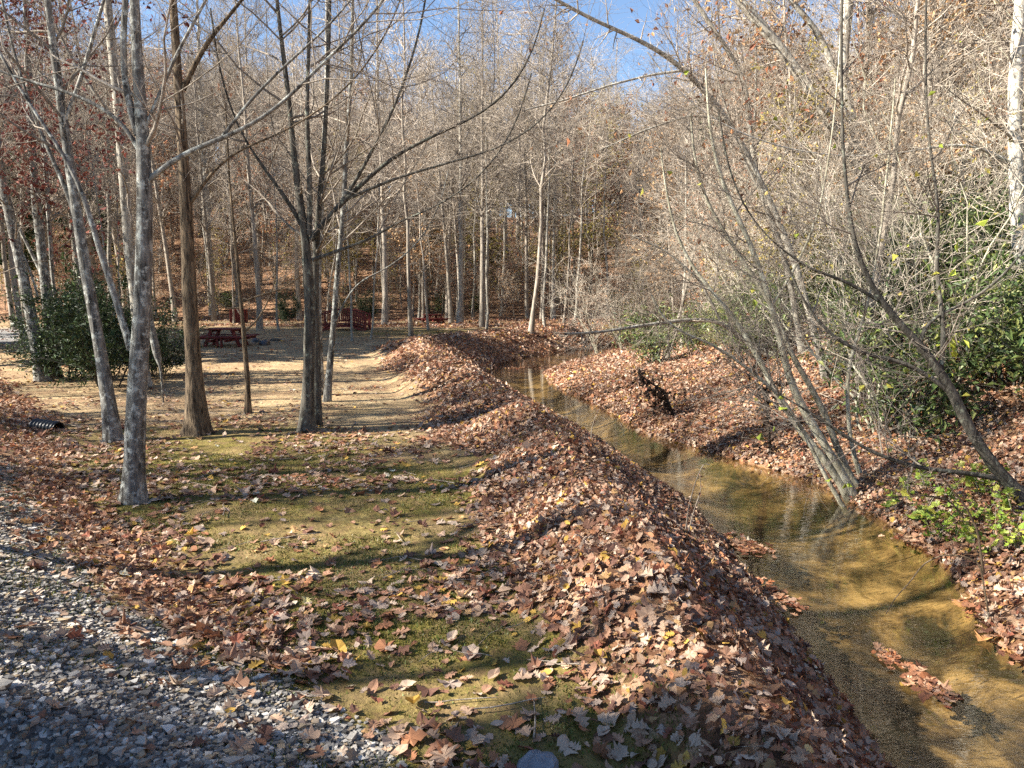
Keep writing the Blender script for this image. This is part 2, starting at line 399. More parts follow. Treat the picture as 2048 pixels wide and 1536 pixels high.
def beam(a, b, wd, th, side=(0, 1, 0)):             # rectangular bar from a to b
    a = np.array(a, float); b = np.array(b, float); d = unit(b - a); s = np.array(side, float); s = unit(s - (s @ d) * d); t = np.cross(d, s)
    V = np.array([p + sx * s * wd / 2 + sy * t * th / 2 for p in (a, b) for sx in (-1, 1) for sy in (-1, 1)])
    return V, np.array([(0, 1, 3, 2), (4, 6, 7, 5), (0, 4, 5, 1), (2, 3, 7, 6), (0, 2, 6, 4), (1, 5, 7, 3)])
def solid(name, VF, mat, parent, bevel=.006):
    me = make_mesh(name, VF[0], [VF[1]], mat, smooth=False); o = obj(name, me, parent)
    if bevel: md = o.modifiers.new('bevel', 'BEVEL'); md.width = bevel; md.segments = 1
    return o

# ------------------------------------------------------------------ ground sheet
def cover(x, y):
    tl = (XL(y) - x) * CL(y); tr = (x - XR(y)) * CR(y); e = FOOT(x, y)
    nz = fbm(x * .6, y * .6, 21, 3) - .5
    wid = BW(y) * .95 + 1.5 * nz
    leaf = np.where(tr > -.02, 1., np.where(tl > -.02, 1 - sstep(wid - .5, wid + .5, tl), 0.))
    foot = np.exp(-((e + .1 + nz) / .45) ** 2) * sstep(3.5, 6, y) * .9
    left = sstep(.0, .8, e + 1.5 * nz) * sstep(8, 11, y)
    hill = sstep(51, 56, y + 8 * (fbm(x * .035, y * .035, 7, 3) - .5))
    leaf = np.maximum.reduce([leaf, foot * (tl > 0), left * (tl > 0), hill])
    gv = sstep(.05, .5, e + 1.2 * nz) * (1 - sstep(9, 12.5, y)) * (tl > .3)
    gv = np.maximum(gv, np.exp(-(((x + 27) / 5.) ** 2 + ((y - 36) / 9.) ** 2)) * 1.6)
    moss = sstep(1.5, 2.6, y) * (1 - sstep(10, 17, y + 5 * nz)) * (.55 + .9 * (fbm(x * .5, y * .5, 22, 3) - .3)) * (tl > 0)
    moss = np.maximum(moss, .75 * np.exp(-(((x + 5) / 7.) ** 2 + ((y - 40) / 5.) ** 2)) * (tl > 0))
    bed = ((tl < 0) & (tr < 0)) * 1.
    return np.clip(leaf, 0, 1), np.clip(moss, 0, 1), np.clip(gv, 0, 1), bed
def ramp_axis(lo, hi, core0, core1, d0, k, kbig, far):
    a = list(np.arange(core0, core1, d0)); p = core1
    while p < hi: a.append(p); p += max(d0, (abs(p - core1) * k) + d0) if p < far else abs(p) * kbig
    a.append(hi); q = core0 - d0; b = []
    while q > lo: b.append(q); q -= max(d0, (abs(q - core0) * k) + d0) if q > -far else abs(q) * kbig
    b.append(lo); return np.array(sorted(b + a))
gx = ramp_axis(-420, 420, -5.5, 7.5, .092, .036, .06, 60); gy = ramp_axis(-30, 520, 2.5, 14, .085, .010, .05, 60)
X, Y = np.meshgrid(gx, gy); Z = terr(X.ravel(), Y.ravel())
lf, ms, gv, bd = cover(X.ravel(), Y.ravel())
nx_, ny_ = len(gx), len(gy); ii = np.arange(nx_ * ny_).reshape(ny_, nx_)
F = np.stack([ii[:-1, :-1], ii[:-1, 1:], ii[1:, 1:], ii[1:, :-1]], -1).reshape(-1, 4)
ground = obj('ground', make_mesh('ground', np.stack([X.ravel(), Y.ravel(), Z], 1), [F], M_ground, np.stack([lf, ms, gv, bd], 1), attr='cover'))
tag(ground, 'valley floor of sand, moss, gravel and leaf litter', kind='structure')

# creek surface
wy = np.concatenate([np.arange(.6, 20, .25), np.arange(20, 47, .4)]); wx = np.linspace(0, 1, 13)
wl = XL(wy) - .55 / CL(wy); wr = XR(wy) + .55 / CR(wy)
WX = wl[:, None] + (wr - wl)[:, None] * wx[None]; WY = np.broadcast_to(wy[:, None], WX.shape)
ii = np.arange(WX.size).reshape(WX.shape)
F = np.stack([ii[:-1, :-1], ii[:-1, 1:], ii[1:, 1:], ii[1:, :-1]], -1).reshape(-1, 4)
creek = obj('creek_water', make_mesh('creek_water', np.stack([WX.ravel(), WY.ravel(), np.full(WX.size, WATER)], 1), [F], M_water))
tag(creek, 'shallow clear creek winding over a sandy bed', kind='structure')

# ------------------------------------------------------------------ fallen leaves, gravel, moss (300 largest singly, the rest as stuff)
def in_view(x, y, m=.08):
    z = terr(x, y); dx, dy, dz = x, y, z - CAM[2]
    dep = dy * cos(PITCH) - dz * sin(PITCH); upc = dy * sin(PITCH) + dz * cos(PITCH)
    return (dep > .5) & (np.abs(dx / np.maximum(dep, .1)) < .683 + m) & (upc / np.maximum(dep, .1) > -.512 - m)
rg = np.random.default_rng(5)
def leaf_density(x, y):
    tl = (XL(y) - x) * CL(y); tr = (x - XR(y)) * CR(y); e = FOOT(x, y)
    L, m_, g_, b_ = cover(x, y)
    patch = fbm(x * .9, y * .9, 31, 3)
    d = 640 * L ** 1.5 * np.clip(.35 + 1.5 * patch, .4, 1)
    flat = (tl > 2) & (e < .2)
    base = np.interp(y, [3, 4.5, 6, 8, 12, 20, 50], [520, 400, 220, 150, 85, 36, 20]) * np.clip(4.5 * (patch - .37), .15, 2.2)
    d = np.where(L < .97, d + base, d)
    d = np.where((g_ > .3) & (y < 12), 75 * np.clip(3 * (patch - .36), .08, 2) + 90 * L + 60 * np.exp(-(e / .7) ** 2), d)
    return np.where((tl < -.04) & (tr < -.04), 0, d)
cand = []
for y0, y1, k in ((2.4, 6, 1.), (6, 9, 1.), (9, 15, .95), (15, 24, .62), (24, 36, .36), (36, 56, .16)):
    xw = .85 * y1 + 1; A = (y1 - y0) * 2 * xw; M = int(A * 640 * k)
    x = rg.uniform(-xw, xw, M); y = rg.uniform(y0, y1, M); ok = in_view(x, y)
    x, y = x[ok], y[ok]; ok = rg.random(len(x)) * 640 < leaf_density(x, y); x, y = x[ok], y[ok]
    cand.append(np.stack([x, y, np.full(len(x), 1 / math.sqrt(k) ** .8)], 1))
lv = np.concatenate(cand)
# leaf rafts lying on the water and drifted spits
def raft(pts, width, n):
    p = np.array([hit_z(u, v, WATER) for u, v in pts])[:, :2]; q = smooth_path(p, 40); i = rg.integers(0, 40, n)
    return np.stack([q[i, 0] + rg.normal(0, width, n), q[i, 1] + rg.normal(0, width, n), np.ones(n)], 1)
rafts = np.concatenate([raft([(1765,1300),(1800,1330),(1850,1375),(1900,1400)], .06, 120), raft([(1440,1075),(1480,1090),(1525,1105)], .10, 150),
    raft([(1500,1160),(1560,1200),(1590,1225)], .07, 80), raft([(1790,1075),(1850,1090),(1880,1110)], .09, 80), raft([(1950,1210),(2000,1250),(2060,1330)], .12, 150),
    raft([(1700,1480),(1640,1380),(1590,1300)], .06, 70), raft([(1010,737),(1060,735),(1110,733)], .25, 160)])
raft_n = len(rafts); lv = np.concatenate([lv, rafts])
israft = np.zeros(len(lv), bool); israft[-raft_n:] = True
lz = np.where(israft, WATER + .004, terr(lv[:, 0], lv[:, 1])); ln_ = nrm(lv[:, 0], lv[:, 1]); ln_[israft] = (0, 0, 1)
heap = np.clip(cover(lv[:, 0], lv[:, 1])[0], 0, 1)
LP = np.stack([lv[:, 0], lv[:, 1], lz + np.where(israft, rg.uniform(.001, .02, len(lv)), .012 + rg.uniform(0, .05, len(lv)) * (.25 + heap))], 1)
LN = unit(ln_ + rg.normal(0, 1, ln_.shape) * np.where(israft, .12, .22 + .28 * heap)[:, None])
LS = np.clip(.063 * np.exp(rg.normal(0, .32, len(lv))), .035, .17) * lv[:, 2] * np.where((heap < .5) & (LP[:, 1] < 14), 1.4, 1.)
LT = dead_tint(len(lv), rg); LT[israft] *= np.array([.95, .8, .7])
yel = rg.random(len(lv)) < .035; LT[yel] = np.array([.50, .31, .07]) * np.exp(rg.normal(0, .2, (yel.sum(), 1)))
kind = rg.choice(3, len(lv), p=[.56, .22, .22])
dist = np.linalg.norm(LP - CAM, axis=1)
inframe = in_view(LP[:, 0], LP[:, 1], -.02)
order = np.argsort(np.where(inframe & ~israft, dist / LS, 1e9)); single = np.zeros(len(lv), bool); single[order[:300]] = True
parts = []
for k in range(3):
    m = ~single & (LP[:, 1] < 15) & (kind == k)
    parts.append(shaped_leaves(LP[m], LN[m], LS[m], LT[m], rg, k))
m = ~single & (LP[:, 1] >= 15)
parts.append(quad_leaves(LP[m], LN[m], LS[m] * 1.05, LT[m], rg, .75, .3))
V, F, T = merge(parts)
tag(obj('leaf_litter', make_mesh('leaf_litter', V, F, M_dead, T, smooth=False)), 'brown fallen oak and maple leaves heaped along the creek and strewn over the clearing', 'leaves', kind='stuff')
lib = []
for k in range(3):
    for c in range(9):
        t = np.clip(DEAD[c] * (1.05 if c < 8 else 1.), 0, .6)
        if c == 7: t = np.array([.50, .31, .07])
        v, f, tt = shaped_leaves(np.zeros((1, 3)), np.array([[0, 0, 1.]]), [1.], t[None], rg, k); lib.append(make_mesh('leaf', v, f, M_dead, tt, smooth=False))
for i in order[:300]:
    c = rg.choice(9, p=DEADP)
    o = obj('leaf', lib[kind[i] * 9 + c], ground, LP[i]); n = Vector(LN[i])
    o.rotation_euler = (n.to_track_quat('Z', 'Y') @ Vector((0, 0, 1)).rotation_difference(Vector((0, 0, 1)))).to_euler()
    o.rotation_euler.rotate_axis('Z', rg.uniform(0, 6.28)); o.scale = (LS[i],) * 3

# gravel
oct_v = np.array([(x, y, z) for x in (-.72, .72) for y in (-.72, .72) for z in (-.72, .72)], float)
oct_f = np.array([(0,1,3),(0,3,2),(4,6,7),(4,7,5),(0,4,5),(0,5,1),(2,3,7),(2,7,6),(0,2,6),(0,6,4),(1,5,7),(1,7,3)])
def octa(P, size, tint, rg, flat=.65):
    M = len(P); q = oct_v[None] + rg.normal(0, .22, (M, 8, 3)); a = rg.uniform(0, 2 * pi, M); c, s = np.cos(a)[:, None], np.sin(a)[:, None]
    st = rg.uniform(.65, 1.25, (M, 1))
    x = (q[..., 0] * c - q[..., 1] * s) * st; y = q[..., 0] * s + q[..., 1] * c; z = q[..., 2] * flat
    V = P[:, None] + size[:, None, None] * np.stack([x, y, z], -1)
    return V.reshape(-1, 3), [(np.arange(M)[:, None, None] * 8 + oct_f[None]).reshape(-1, 3)], np.repeat(tint, 8, 0)
M = 300000; x = rg.uniform(-9, 3, M); y = 1.7 + 8.8 * rg.random(M) ** 1.35
ok = in_view(x, y); x, y = x[ok], y[ok]
g_ = cover(x, y)[2]; ok = rg.random(len(x)) < np.clip(g_ * 1.3 - .12 + .05 * (FOOT(x, y) > -1), 0, 1) * np.interp(y, [2, 5, 8, 10.5], [1, .8, .5, .25]); x, y = x[ok], y[ok]
GS = np.clip(.0112 * np.exp(rg.normal(0, .38, len(x))), .006, .04); GP = np.stack([x, y, terr(x, y) + GS * .25], 1)
pal = np.array([(.31,.285,.25),(.18,.17,.155),(.43,.39,.335),(.09,.085,.08),(.36,.27,.17),(.60,.56,.50),(.24,.19,.14)])
GT = pal[rg.choice(7, len(x), p=[.24,.20,.14,.15,.12,.05,.10])] * np.exp(rg.normal(0, .18, (len(x), 1)))
gd = np.linalg.norm(GP - CAM, axis=1) / GS; go = np.argsort(np.where(in_view(x, y, -.02), gd, 1e9)); gs = np.zeros(len(x), bool); gs[go[:300]] = True
V, F, T = octa(GP[~gs], GS[~gs], GT[~gs], rg)
tag(obj('gravel', make_mesh('gravel', V, F, M_stone, T, smooth=False)), 'grey crushed gravel covering the embankment slope', 'gravel', kind='stuff')
slib = [make_mesh('stone', *octa(np.zeros((1, 3)), np.ones(1), pal[c % 7][None], rg)[:2], M_stone, octa(np.zeros((1, 3)), np.ones(1), pal[c % 7][None], rg)[2], smooth=False) for c in range(21)]
for i in go[:300]:
    o = obj('stone', slib[rg.integers(0, 21)], ground, GP[i]); o.scale = (GS[i],) * 3; o.rotation_euler = (0, 0, rg.uniform(0, 6.28))

# moss and short grass
M = 700000; x = rg.uniform(-9, 3, M); y = 2.4 + 11 * rg.random(M) ** 1.3; ok = in_view(x, y); x, y = x[ok], y[ok]
c_ = cover(x, y); pt = fbm(x * 1.6, y * 1.6, 41, 3)
ok = rg.random(len(x)) < np.clip((c_[1] - .25) * 1.6, 0, 1) * np.clip((pt - .36) * 5, .08, 1) * (1 - c_[0]) * np.interp(y, [3, 6, 13], [1, .8, .35]); x, y = x[ok], y[ok]
P = np.stack([x, y, terr(x, y) - .003], 1); up = unit(np.array([0, 0, 1.]) + rg.normal(0, .55, (len(x), 3)) * np.array([1, 1, .2]))
h = rg.uniform(.010, .034, len(x)) * (.5 + pt[ok] if len(pt) == len(ok) else 1); sx = unit(np.cross(up, rg.normal(size=up.shape))) * .006
V = np.stack([P - sx, P + sx, P + up * h[:, None]], 1).reshape(-1, 3)
mt = np.array([(.13,.13,.025),(.20,.17,.04),(.09,.11,.02),(.26,.21,.07),(.11,.16,.03)])[rg.choice(5, len(x))] * np.exp(rg.normal(0, .15, (len(x), 1)))
tag(obj('moss', make_mesh('moss', V, [np.arange(len(V)).reshape(-1, 3)], M_needle, np.repeat(mt, 3, 0), smooth=False)), 'low olive green moss and short grass over the near clearing', 'moss', kind='stuff')

# twigs lying about
M = 900; x = rg.uniform(-10, 7, M); y = rg.uniform(3.2, 30, M); ok = in_view(x, y) & (((XL(y) - x) > 0) | ((x - XR(y)) > 0)); x, y = x[ok], y[ok]; M = len(x)
a = rg.uniform(0, pi, M); L_ = rg.uniform(.12, .55, M); tt = np.linspace(-.5, .5, 5)
PX = x[:, None] + L_[:, None] * (np.cos(a)[:, None] * tt + rg.normal(0, .03, (M, 5))); PY = y[:, None] + L_[:, None] * (np.sin(a)[:, None] * tt + rg.normal(0, .03, (M, 5)))
PZ = terr(PX, PY) + .02 + rg.uniform(0, .03, (M, 1))
tag(obj('twig_litter', tube_mesh('twig_litter', [(np.stack([PX, PY, PZ], -1), np.broadcast_to(rg.uniform(.002, .006, (M, 1)), (M, 5)) * np.array([1, .95, .85, .7, .4]), 4)], B_twig)), 'thin broken twigs lying among the fallen leaves', 'twigs', kind='stuff')

# ------------------------------------------------------------------ trees: builders
def stem3d(px, Y, w0, w1, top=None, N=26, ground=True, x0=None):
    """px: (u, v) or (u, v, dY) points up a stem standing at depth Y; widths in pixels; top: height the stem grows on to"""
    pts = np.array([at(p[0], p[1], Y + (p[2] if len(p) > 2 else 0)) for p in px])
    r0 = w0 / 2 * Y / FPX; r1 = w1 / 2 * Y / FPX; rad = np.linspace(r0, r1, len(pts))
    if ground:
        gzv = tz(pts[0, 0], pts[0, 1]); pts[0, 2] = gzv - .08
    if top is not None and pts[-1, 2] < top:
        d = unit(pts[-1] - pts[-2]); p = pts[-1]; n = 6; st = (top - p[2]) / n; ext = []
        for k in range(n): d = unit(d * np.array([.85, .85, 1]) + [0, 0, .18]); p = p + d * st / max(d[2], .4); ext.append(p)
        pts = np.concatenate([pts, ext]); rad = np.concatenate([rad, np.linspace(r1, .012, n + 1)[1:]])
    q = smooth_path(np.concatenate([pts, rad[:, None]], 1), N)
    return q[:, :3], q[:, 3]
def trunkify(P, R, rg, flare=.45):
    z = P[:, 2] - P[0, 2]; R = R * (1 + flare * np.exp(-np.maximum(z - .08, 0) / .16)) * (1 + rg.normal(0, .035, len(R)))
    return P + np.concatenate([rg.normal(0, .008, (len(P), 2)), np.zeros((len(P), 1))], 1), R
def crown_levels(stems, rg, n1, n2, n3, L=(1.9, .9, .42), t0=.3, up=.06, ang=58, r=(.02, .007, .0035), wig=.13, bias=None, sides=(6, 4, 3), N=(8, 6, 4), rmin=.0022, fall=.5):
    l1 = grow(stems, n1, rg, t0, .99, ang, 14, L[0], .3, fall, N[0], up, wig, .5, r[0], rmin * 2, bias)
    l2 = grow(l1, n2, rg, .12, 1, 48, 14, L[1], .35, .45, N[1], up, wig * 1.2, .55, r[1], rmin * 1.3, bias)
    l3 = grow(l2, n3, rg, .1, 1, 45, 16, L[2], .4, .3, N[2], up, wig * 1.4, .6, r[2], rmin)
    return [(*l1, sides[0]), (*l2, sides[1]), (*l3, sides[2])], l2, l3
def twig_leaves(l3, n, rg, size, tints, sd_=.25, droop=(0, 0, -.6), aspect=.6):
    P, R = l3; i = rg.integers(0, len(P), n); j = rg.integers(1, P.shape[1], n); p = P[i, j] + rg.normal(0, .02, (n, 3))
    t = np.array(tints)[rg.integers(0, len(tints), n)] * np.exp(rg.normal(0, sd_, (n, 1)))
    return quad_leaves(p, rg.normal(size=(n, 3)), size * np.exp(rg.normal(0, .3, n)), np.clip(t, 0, .7), rg, aspect, .4, droop)
RUSSET = [(.36,.17,.075),(.30,.12,.055),(.42,.24,.12),(.24,.09,.05)]
WINE = [(.17,.05,.04),(.22,.075,.05),(.13,.04,.035),(.27,.125,.09)]
TAN = [(.42,.27,.15),(.36,.2,.1),(.46,.33,.2),(.33,.2,.09)]
GOLD = [(.36,.28,.07),(.30,.26,.06),(.42,.33,.12)]

def hero(name, label, Y, stems, mat, seed, n=(26, 150, 700), top=13., group=None, mats=None, twigmat=None, t0=.28, leaves=None, N=26, r=(.024, .010, .0048), L=(2.5, 1.25, .55), bias=None, flare=.45, up=.06, ang=58, sides=14):
    rg = np.random.default_rng(seed); S = []
    for k, st in enumerate(stems):
        px, w0, w1 = st[:3]; tp = st[3] if len(st) > 3 else top; gr = st[4] if len(st) > 4 else (k == 0)
        P, R = stem3d(px, Y, w0, w1, tp, N, gr)
        if gr: P, R = trunkify(P, R, rg, flare)
        S.append((P, R, gr))
    org = S[0][0][0].copy(); org[2] += .08
    t = thing(name, label, 'tree', org, group)
    for k, (P, R, gr) in enumerate(S):
        q = smooth_path(np.concatenate([P, R[:, None]], 1), 90 if gr else 40); sd_ = 22 if gr else 12
        V, F = tubes([(q[None, :, :3], q[None, :, 3], sd_)]); V = V.reshape(len(q), sd_, 3); c0 = q[:, None, :3]; ai = np.arange(sd_)[None, :] * 1.0; hi = np.arange(len(q))[:, None] * 1.0
        zz_ = np.maximum(q[:, 2] - q[0, 2] - .08, 0)[:, None]
        rel = (1 + (.55 if gr else 0) * np.exp(-zz_ / .13) * (vn(ai * .45 + 3, hi * .02, seed % 20 + k) - .25)) + (.13 if mat is B_brown else .09) * (vn(np.minimum(ai, sd_ - ai) * .9 + k * 5, hi * .35, seed % 40) - .5) + .10 * (vn(ai * .0 + hi * .22, ai * 0 + k, seed % 30) - .5)
        obj('trunk' if gr else 'limb', make_mesh('stem', (c0 + (V - c0) * rel[..., None]).reshape(-1, 3) - org, F, mat), t)
    par = (np.stack([s[0] for s in S]), np.stack([s[1] for s in S]))
    n = (int(n[0] * 1.35), int(n[1] * 1.7), int(n[2] * 1.45))
    b, l2, l3 = crown_levels(par, rg, *n, L=L, t0=t0, r=r, bias=bias, up=up, ang=ang)
    cr = obj('crown', tube_mesh('crown', b, twigmat or B_twig, org), t)
    if leaves:
        nl, size, tints = leaves; v, f, tt = twig_leaves(l3, nl, rg, size, tints); obj('leaves', make_mesh('leaves', v - org, f, M_dead, tt, smooth=False), cr)
    return t

def proto(name, label, cat, seed, H, r0, t0, n, L, lean=0., mat=None, tw=None, rmin=.006, leaves=None, wob=.12, r=(.035, .014, .007), up=.10, ang=50, leafmat_=None, sides=8, bias=None, loc=(0, 0, -500), stems=1, spread=.5, fall=.55, NN=(6, 5, 3)):
    rg = np.random.default_rng(seed); PS = []; RS = []
    for s in range(stems):
        N = 14; h = np.linspace(0, 1, N); hh = H * (1 if s == 0 else rg.uniform(.6, 1))
        a = rg.uniform(0, 2 * pi); sp = 0 if stems == 1 else spread * rg.uniform(.5, 1.2)
        wx = np.cumsum(rg.normal(0, wob, N)) * .25; wy_ = np.cumsum(rg.normal(0, wob, N)) * .25; wx -= wx[0]; wy_ -= wy_[0]
        P = np.stack([wx + lean * hh * h ** 1.3 + sp * cos(a) * hh * h ** 1.2 * .6 + (0 if stems == 1 else .12 * cos(a)), wy_ + sp * sin(a) * hh * h ** 1.2 * .6 + (0 if stems == 1 else .12 * sin(a)), hh * h - .12], 1)
        R = r0 * (1 - .9 * h ** 1.1) * (1 if s == 0 else .8); P, R = trunkify(P, R, rg, .4 if stems == 1 else .1); PS.append(P); RS.append(R)
    t = thing(name, label, cat, loc)
    for P, R in zip(PS, RS): obj('trunk' if stems == 1 else 'stem', tube_mesh('trunk', [(P[None], R[None], sides)], mat or B_far), t)
    b, l2, l3 = crown_levels((np.stack(PS), np.stack(RS)), rg, *n, L=L, t0=t0, r=r, rmin=rmin, sides=(4, 3, 3), N=NN, up=up, ang=ang, bias=bias, fall=fall)
    cr = obj('crown', tube_mesh('crown', b, tw or B_fartwig), t)
    if leaves:
        nl, size, tints = leaves; v, f, tt = twig_leaves(l3, nl, rg, size, tints); obj('leaves', make_mesh('leaves', v, f, leafmat_ or M_dead, tt, smooth=False), cr)
    return t
class Kind:                       # a prototype used in place the first time and copied after that
    def __init__(s, t): s.t = t; s.used = False
    def put(s, x, y, rz, sc_, label, group=None, tilt=(0, 0), stretch=1., sink=.0):
        z = tz(x, y) - sink; h = max(abs(tz(x + .2, y) - z), 0) * .3
        if not s.used:
            o = s.t; s.used = True; o.location = (x, y, z - h); o.rotation_euler = (tilt[0], tilt[1], rz); o.scale = (sc_, sc_, sc_ * stretch); o['label'] = label
            if group: o['group'] = group
            return o
        o = dup(s.t, (x, y, z - h), rz, sc_, label, group, tilt, stretch)
        if not group and 'group' in o: del o['group']
        return o

# ------------------------------------------------------------------ trees that can be told apart, left to right
b = hit(262, 1005); Y1 = b[1]
hero('tree', 'grey lichened tree nearest the camera, forking into spreading limbs', Y1,
     [([(262,1005),(272,850),(283,650),(290,480),(291,380),(288,300),(283,200),(272,90),(268,0)], 40, 15),
      ([(288,370),(305,345),(370,300),(440,280),(500,256),(560,215),(640,130),(740,40)], 12, 5, 8),
      ([(286,320),(268,262),(225,225),(150,185),(60,165),(-60,120)], 10, 4, 7),
      ([(280,310),(262,300),(300,240),(345,120),(390,40),(430,-30)], 8, 5, 9),
      ([(276,270),(255,225),(245,180),(240,110),(252,0)], 15, 10, 12),
      ([(440,280),(500,200),(560,140),(650,60),(720,-20)], 7, 3, 7),
      ([(262,700),(240,620),(215,545),(185,470),(172,380),(150,330),(90,260)], 14, 6, 9)],
     B_grey, 101, (46, 280, 1250), top=13)
b = hit(230, 882)
hero('tree', 'slim leaning tree with white lichen beside the nearest grey tree', b[1],
     [([(230,882),(212,770),(190,650),(168,520),(150,400),(132,280),(115,150),(98,20)], 26, 13),
      ([(160,470),(140,390),(105,320),(70,240),(40,150)], 10, 5, 10), ([(128,250),(165,150),(190,60),(220,-40)], 9, 5, 11)],
     B_grey, 102, (36, 220, 1000), top=14)
b = hit(397, 868)
hero('tree', 'stout furrowed brown tree with a flared base beside the thin sapling', b[1],
     [([(397,868),(385,740),(380,600),(374,450),(366,300),(356,150),(345,0)], 34, 14),
      ([(366,180),(395,110),(430,60),(480,10)], 12, 6, 12), ([(372,420),(420,345),(470,300),(560,270)], 8, 3, 8)],
     B_brown, 103, (34, 200, 900), top=16, flare=.7)
b = hit(612, 862); Y4 = b[1]
hero('tree', 'dark double trunked tree in mid clearing with wide V shaped limbs', Y4,
     [([(612,862),(617,760),(620,640),(617,520),(616,470),(600,420),(590,330),(578,200),(560,60)], 25, 7),
      ([(632,835,.5),(634,700,.5),(630,560,.5),(628,480,.4),(640,410,.3),(648,320,.3),(655,180),(660,0)], 18, 6, 13, True),
      ([(622,480),(660,430),(720,370),(790,310),(860,275),(960,230)], 12, 4, 7), ([(625,470),(690,400),(740,310),(790,215),(830,100)], 9, 4, 9),
      ([(615,470),(575,400),(530,340),(490,280)], 10, 4, 7), ([(625,520),(680,500),(740,480),(800,440),(850,425)], 8, 3, 6),
      ([(618,470),(622,380),(612,250),(618,100)], 12, 7, 12), ([(690,400),(780,360),(880,330),(990,300)], 7, 3, 6.5)],
     B_dark, 104, (70, 420, 1900), top=12, L=(2.4, 1.2, .55), t0=.22, twigmat=B_twig)
b = hit(655, 803)
hero('tree', 'pale thin trunk just behind the dark double trunked tree, leaning right', b[1],
     [([(653,803),(660,730),(668,650),(672,560),(684,470),(690,350),(700,200)], 13, 8), ([(668,650),(690,600),(720,560),(760,545)], 5, 2.5, 5),
      ([(642,778,1.),(640,700,1.),(637,600,1.),(640,450,1.),(650,250,1.)], 14, 8, 12, True)], B_grey, 105, (40, 240, 1000), top=12)
b = hit(496, 826)
hero('sapling', 'single thin sapling standing alone in front of the red picnic table', b[1],
     [([(496,826),(494,740),(487,660),(482,600),(474,520),(466,440)], 11, 5), ([(488,665),(515,640),(535,605),(545,580)], 4, 2, 3), ([(483,615),(455,618),(430,600)], 3.5, 2, 3), ([(482,605),(520,590),(560,580),(600,555)], 4, 2, 4)],
     B_brown, 106, (14, 70, 300), top=6, L=(1.1, .6, .35), r=(.012, .006, .0035))
b = hit(84, 762)
hero('tree', 'grey trunk leaning out of frame beside the evergreen bush', b[1],
     [([(86,762),(68,660),(48,560),(28,470),(10,390),(-10,300)], 24, 15), ([(28,470),(60,540),(78,600)], 4, 4, None)], B_grey, 107, (18, 100, 460), top=13, leaves=(2200, .10, WINE))
b = hit(106, 758)
hero('tree', 'straight grey trunk paired with the leaning one by the evergreen bush', b[1],
     [([(108,758),(98,650),(88,540),(76,430),(66,340),(60,200)], 21, 13), ([(90,560),(60,500),(20,420),(-20,380)], 7, 4, 7), ([(110,740,.4),(118,640,.4),(104,560,.4),(96,430,.4)], 9, 5, 10, True)], B_grey, 108, (20, 110, 520), top=13, leaves=(2600, .10, WINE))
b = hit(288, 772)
hero('tree', 'tall grey trunk standing behind the nearest grey tree beside the bush', b[1],
     [([(286,775),(276,640),(262,520),(250,400),(240,250),(222,80)], 24, 17), ([(240,260),(200,200),(150,130)], 10, 5, 12)], B_pale, 109, (20, 120, 520), top=15, leaves=(1600, .10, WINE))
b = hit(327, 806)
sn = thing('dead_snag', 'leaning dead pole splintered to a point between grey and brown trees', 'dead tree', b)
P, R = stem3d([(327,806),(322,740),(310,690),(300,640),(296,605)], b[1], 4, 15, None, 16)
R = np.interp(np.linspace(0, 1, 16), [0, .4, .5, 1], [.012, .03, .085, .06]); obj('trunk', tube_mesh('trunk', [(P[None], R[None], 10)], B_grey, b), sn)
# right bank
b = hit(1692, 1000)
hero('alder_clump', 'clump of pale alder stems leaning over the creek from the waterline', b[1],
     [([(1704,1010),(1663,938),(1611,875),(1553,791,.2),(1510,700,.3),(1474,639,.4),(1400,560,.6)], 17, 7),
      ([(1712,1010),(1664,912),(1621,844),(1579,770),(1561,681),(1543,613),(1500,480),(1450,380)], 19, 8, 5.5, True),
      ([(1716,1004,.3),(1690,938,.3),(1642,807,.3),(1590,728,.3),(1540,600,.4),(1470,500,.5),(1420,420,.5)], 15, 7, 5, True),
      ([(1722,1000,.5),(1700,890,.5),(1692,760,.5),(1706,690,.5),(1740,600,.5),(1760,470,.5)], 10, 5, 5.5, True),
      ([(1700,1006,-.3),(1640,930,-.3),(1600,850,-.4),(1570,800,-.5),(1500,740,-.6),(1430,690,-.8),(1350,660,-1)], 9, 4, 2.4, True),
      ([(1543,613),(1600,520),(1640,420),(1660,300)], 6, 3, 6)],
     B_alder, 201, (60, 380, 1900), top=4.6, L=(1.3, .75, .4), r=(.012, .006, .003), t0=.3, flare=.1, bias=(-.12, 0, .1))
b = hit(2046, 1020)
hero('tree', 'dark mossy trunk leaning in from the right edge with a low black limb', b[1],
     [([(2075,1050),(2010,965),(1960,900),(1920,815),(1882,745),(1852,690),(1805,655),(1755,600),(1722,545),(1700,460),(1690,360)], 26, 6),
      ([(1998,958),(1930,945),(1860,940),(1800,925),(1740,903),(1690,872),(1640,838),(1600,812),(1560,790)], 11, 3, None),
      ([(1905,790),(1865,755),(1800,722),(1740,712),(1690,690),(1640,650),(1600,590),(1570,520)], 11, 4, None),
      ([(1840,685),(1838,650),(1870,630),(1930,610),(2000,560),(2050,500)], 8, 4, 5), ([(1882,745),(1890,650),(1870,540),(1880,430),(1860,300)], 10, 5, 6),
      ([(1755,600),(1690,560),(1620,540),(1540,480)], 8, 3, 4.5)],
     B_dark, 202, (50, 330, 1700), top=6.5, L=(1.15, .65, .36), r=(.014, .006, .003), t0=.25, leaves=(60, .09, [(.30,.36,.05),(.36,.34,.06)]))
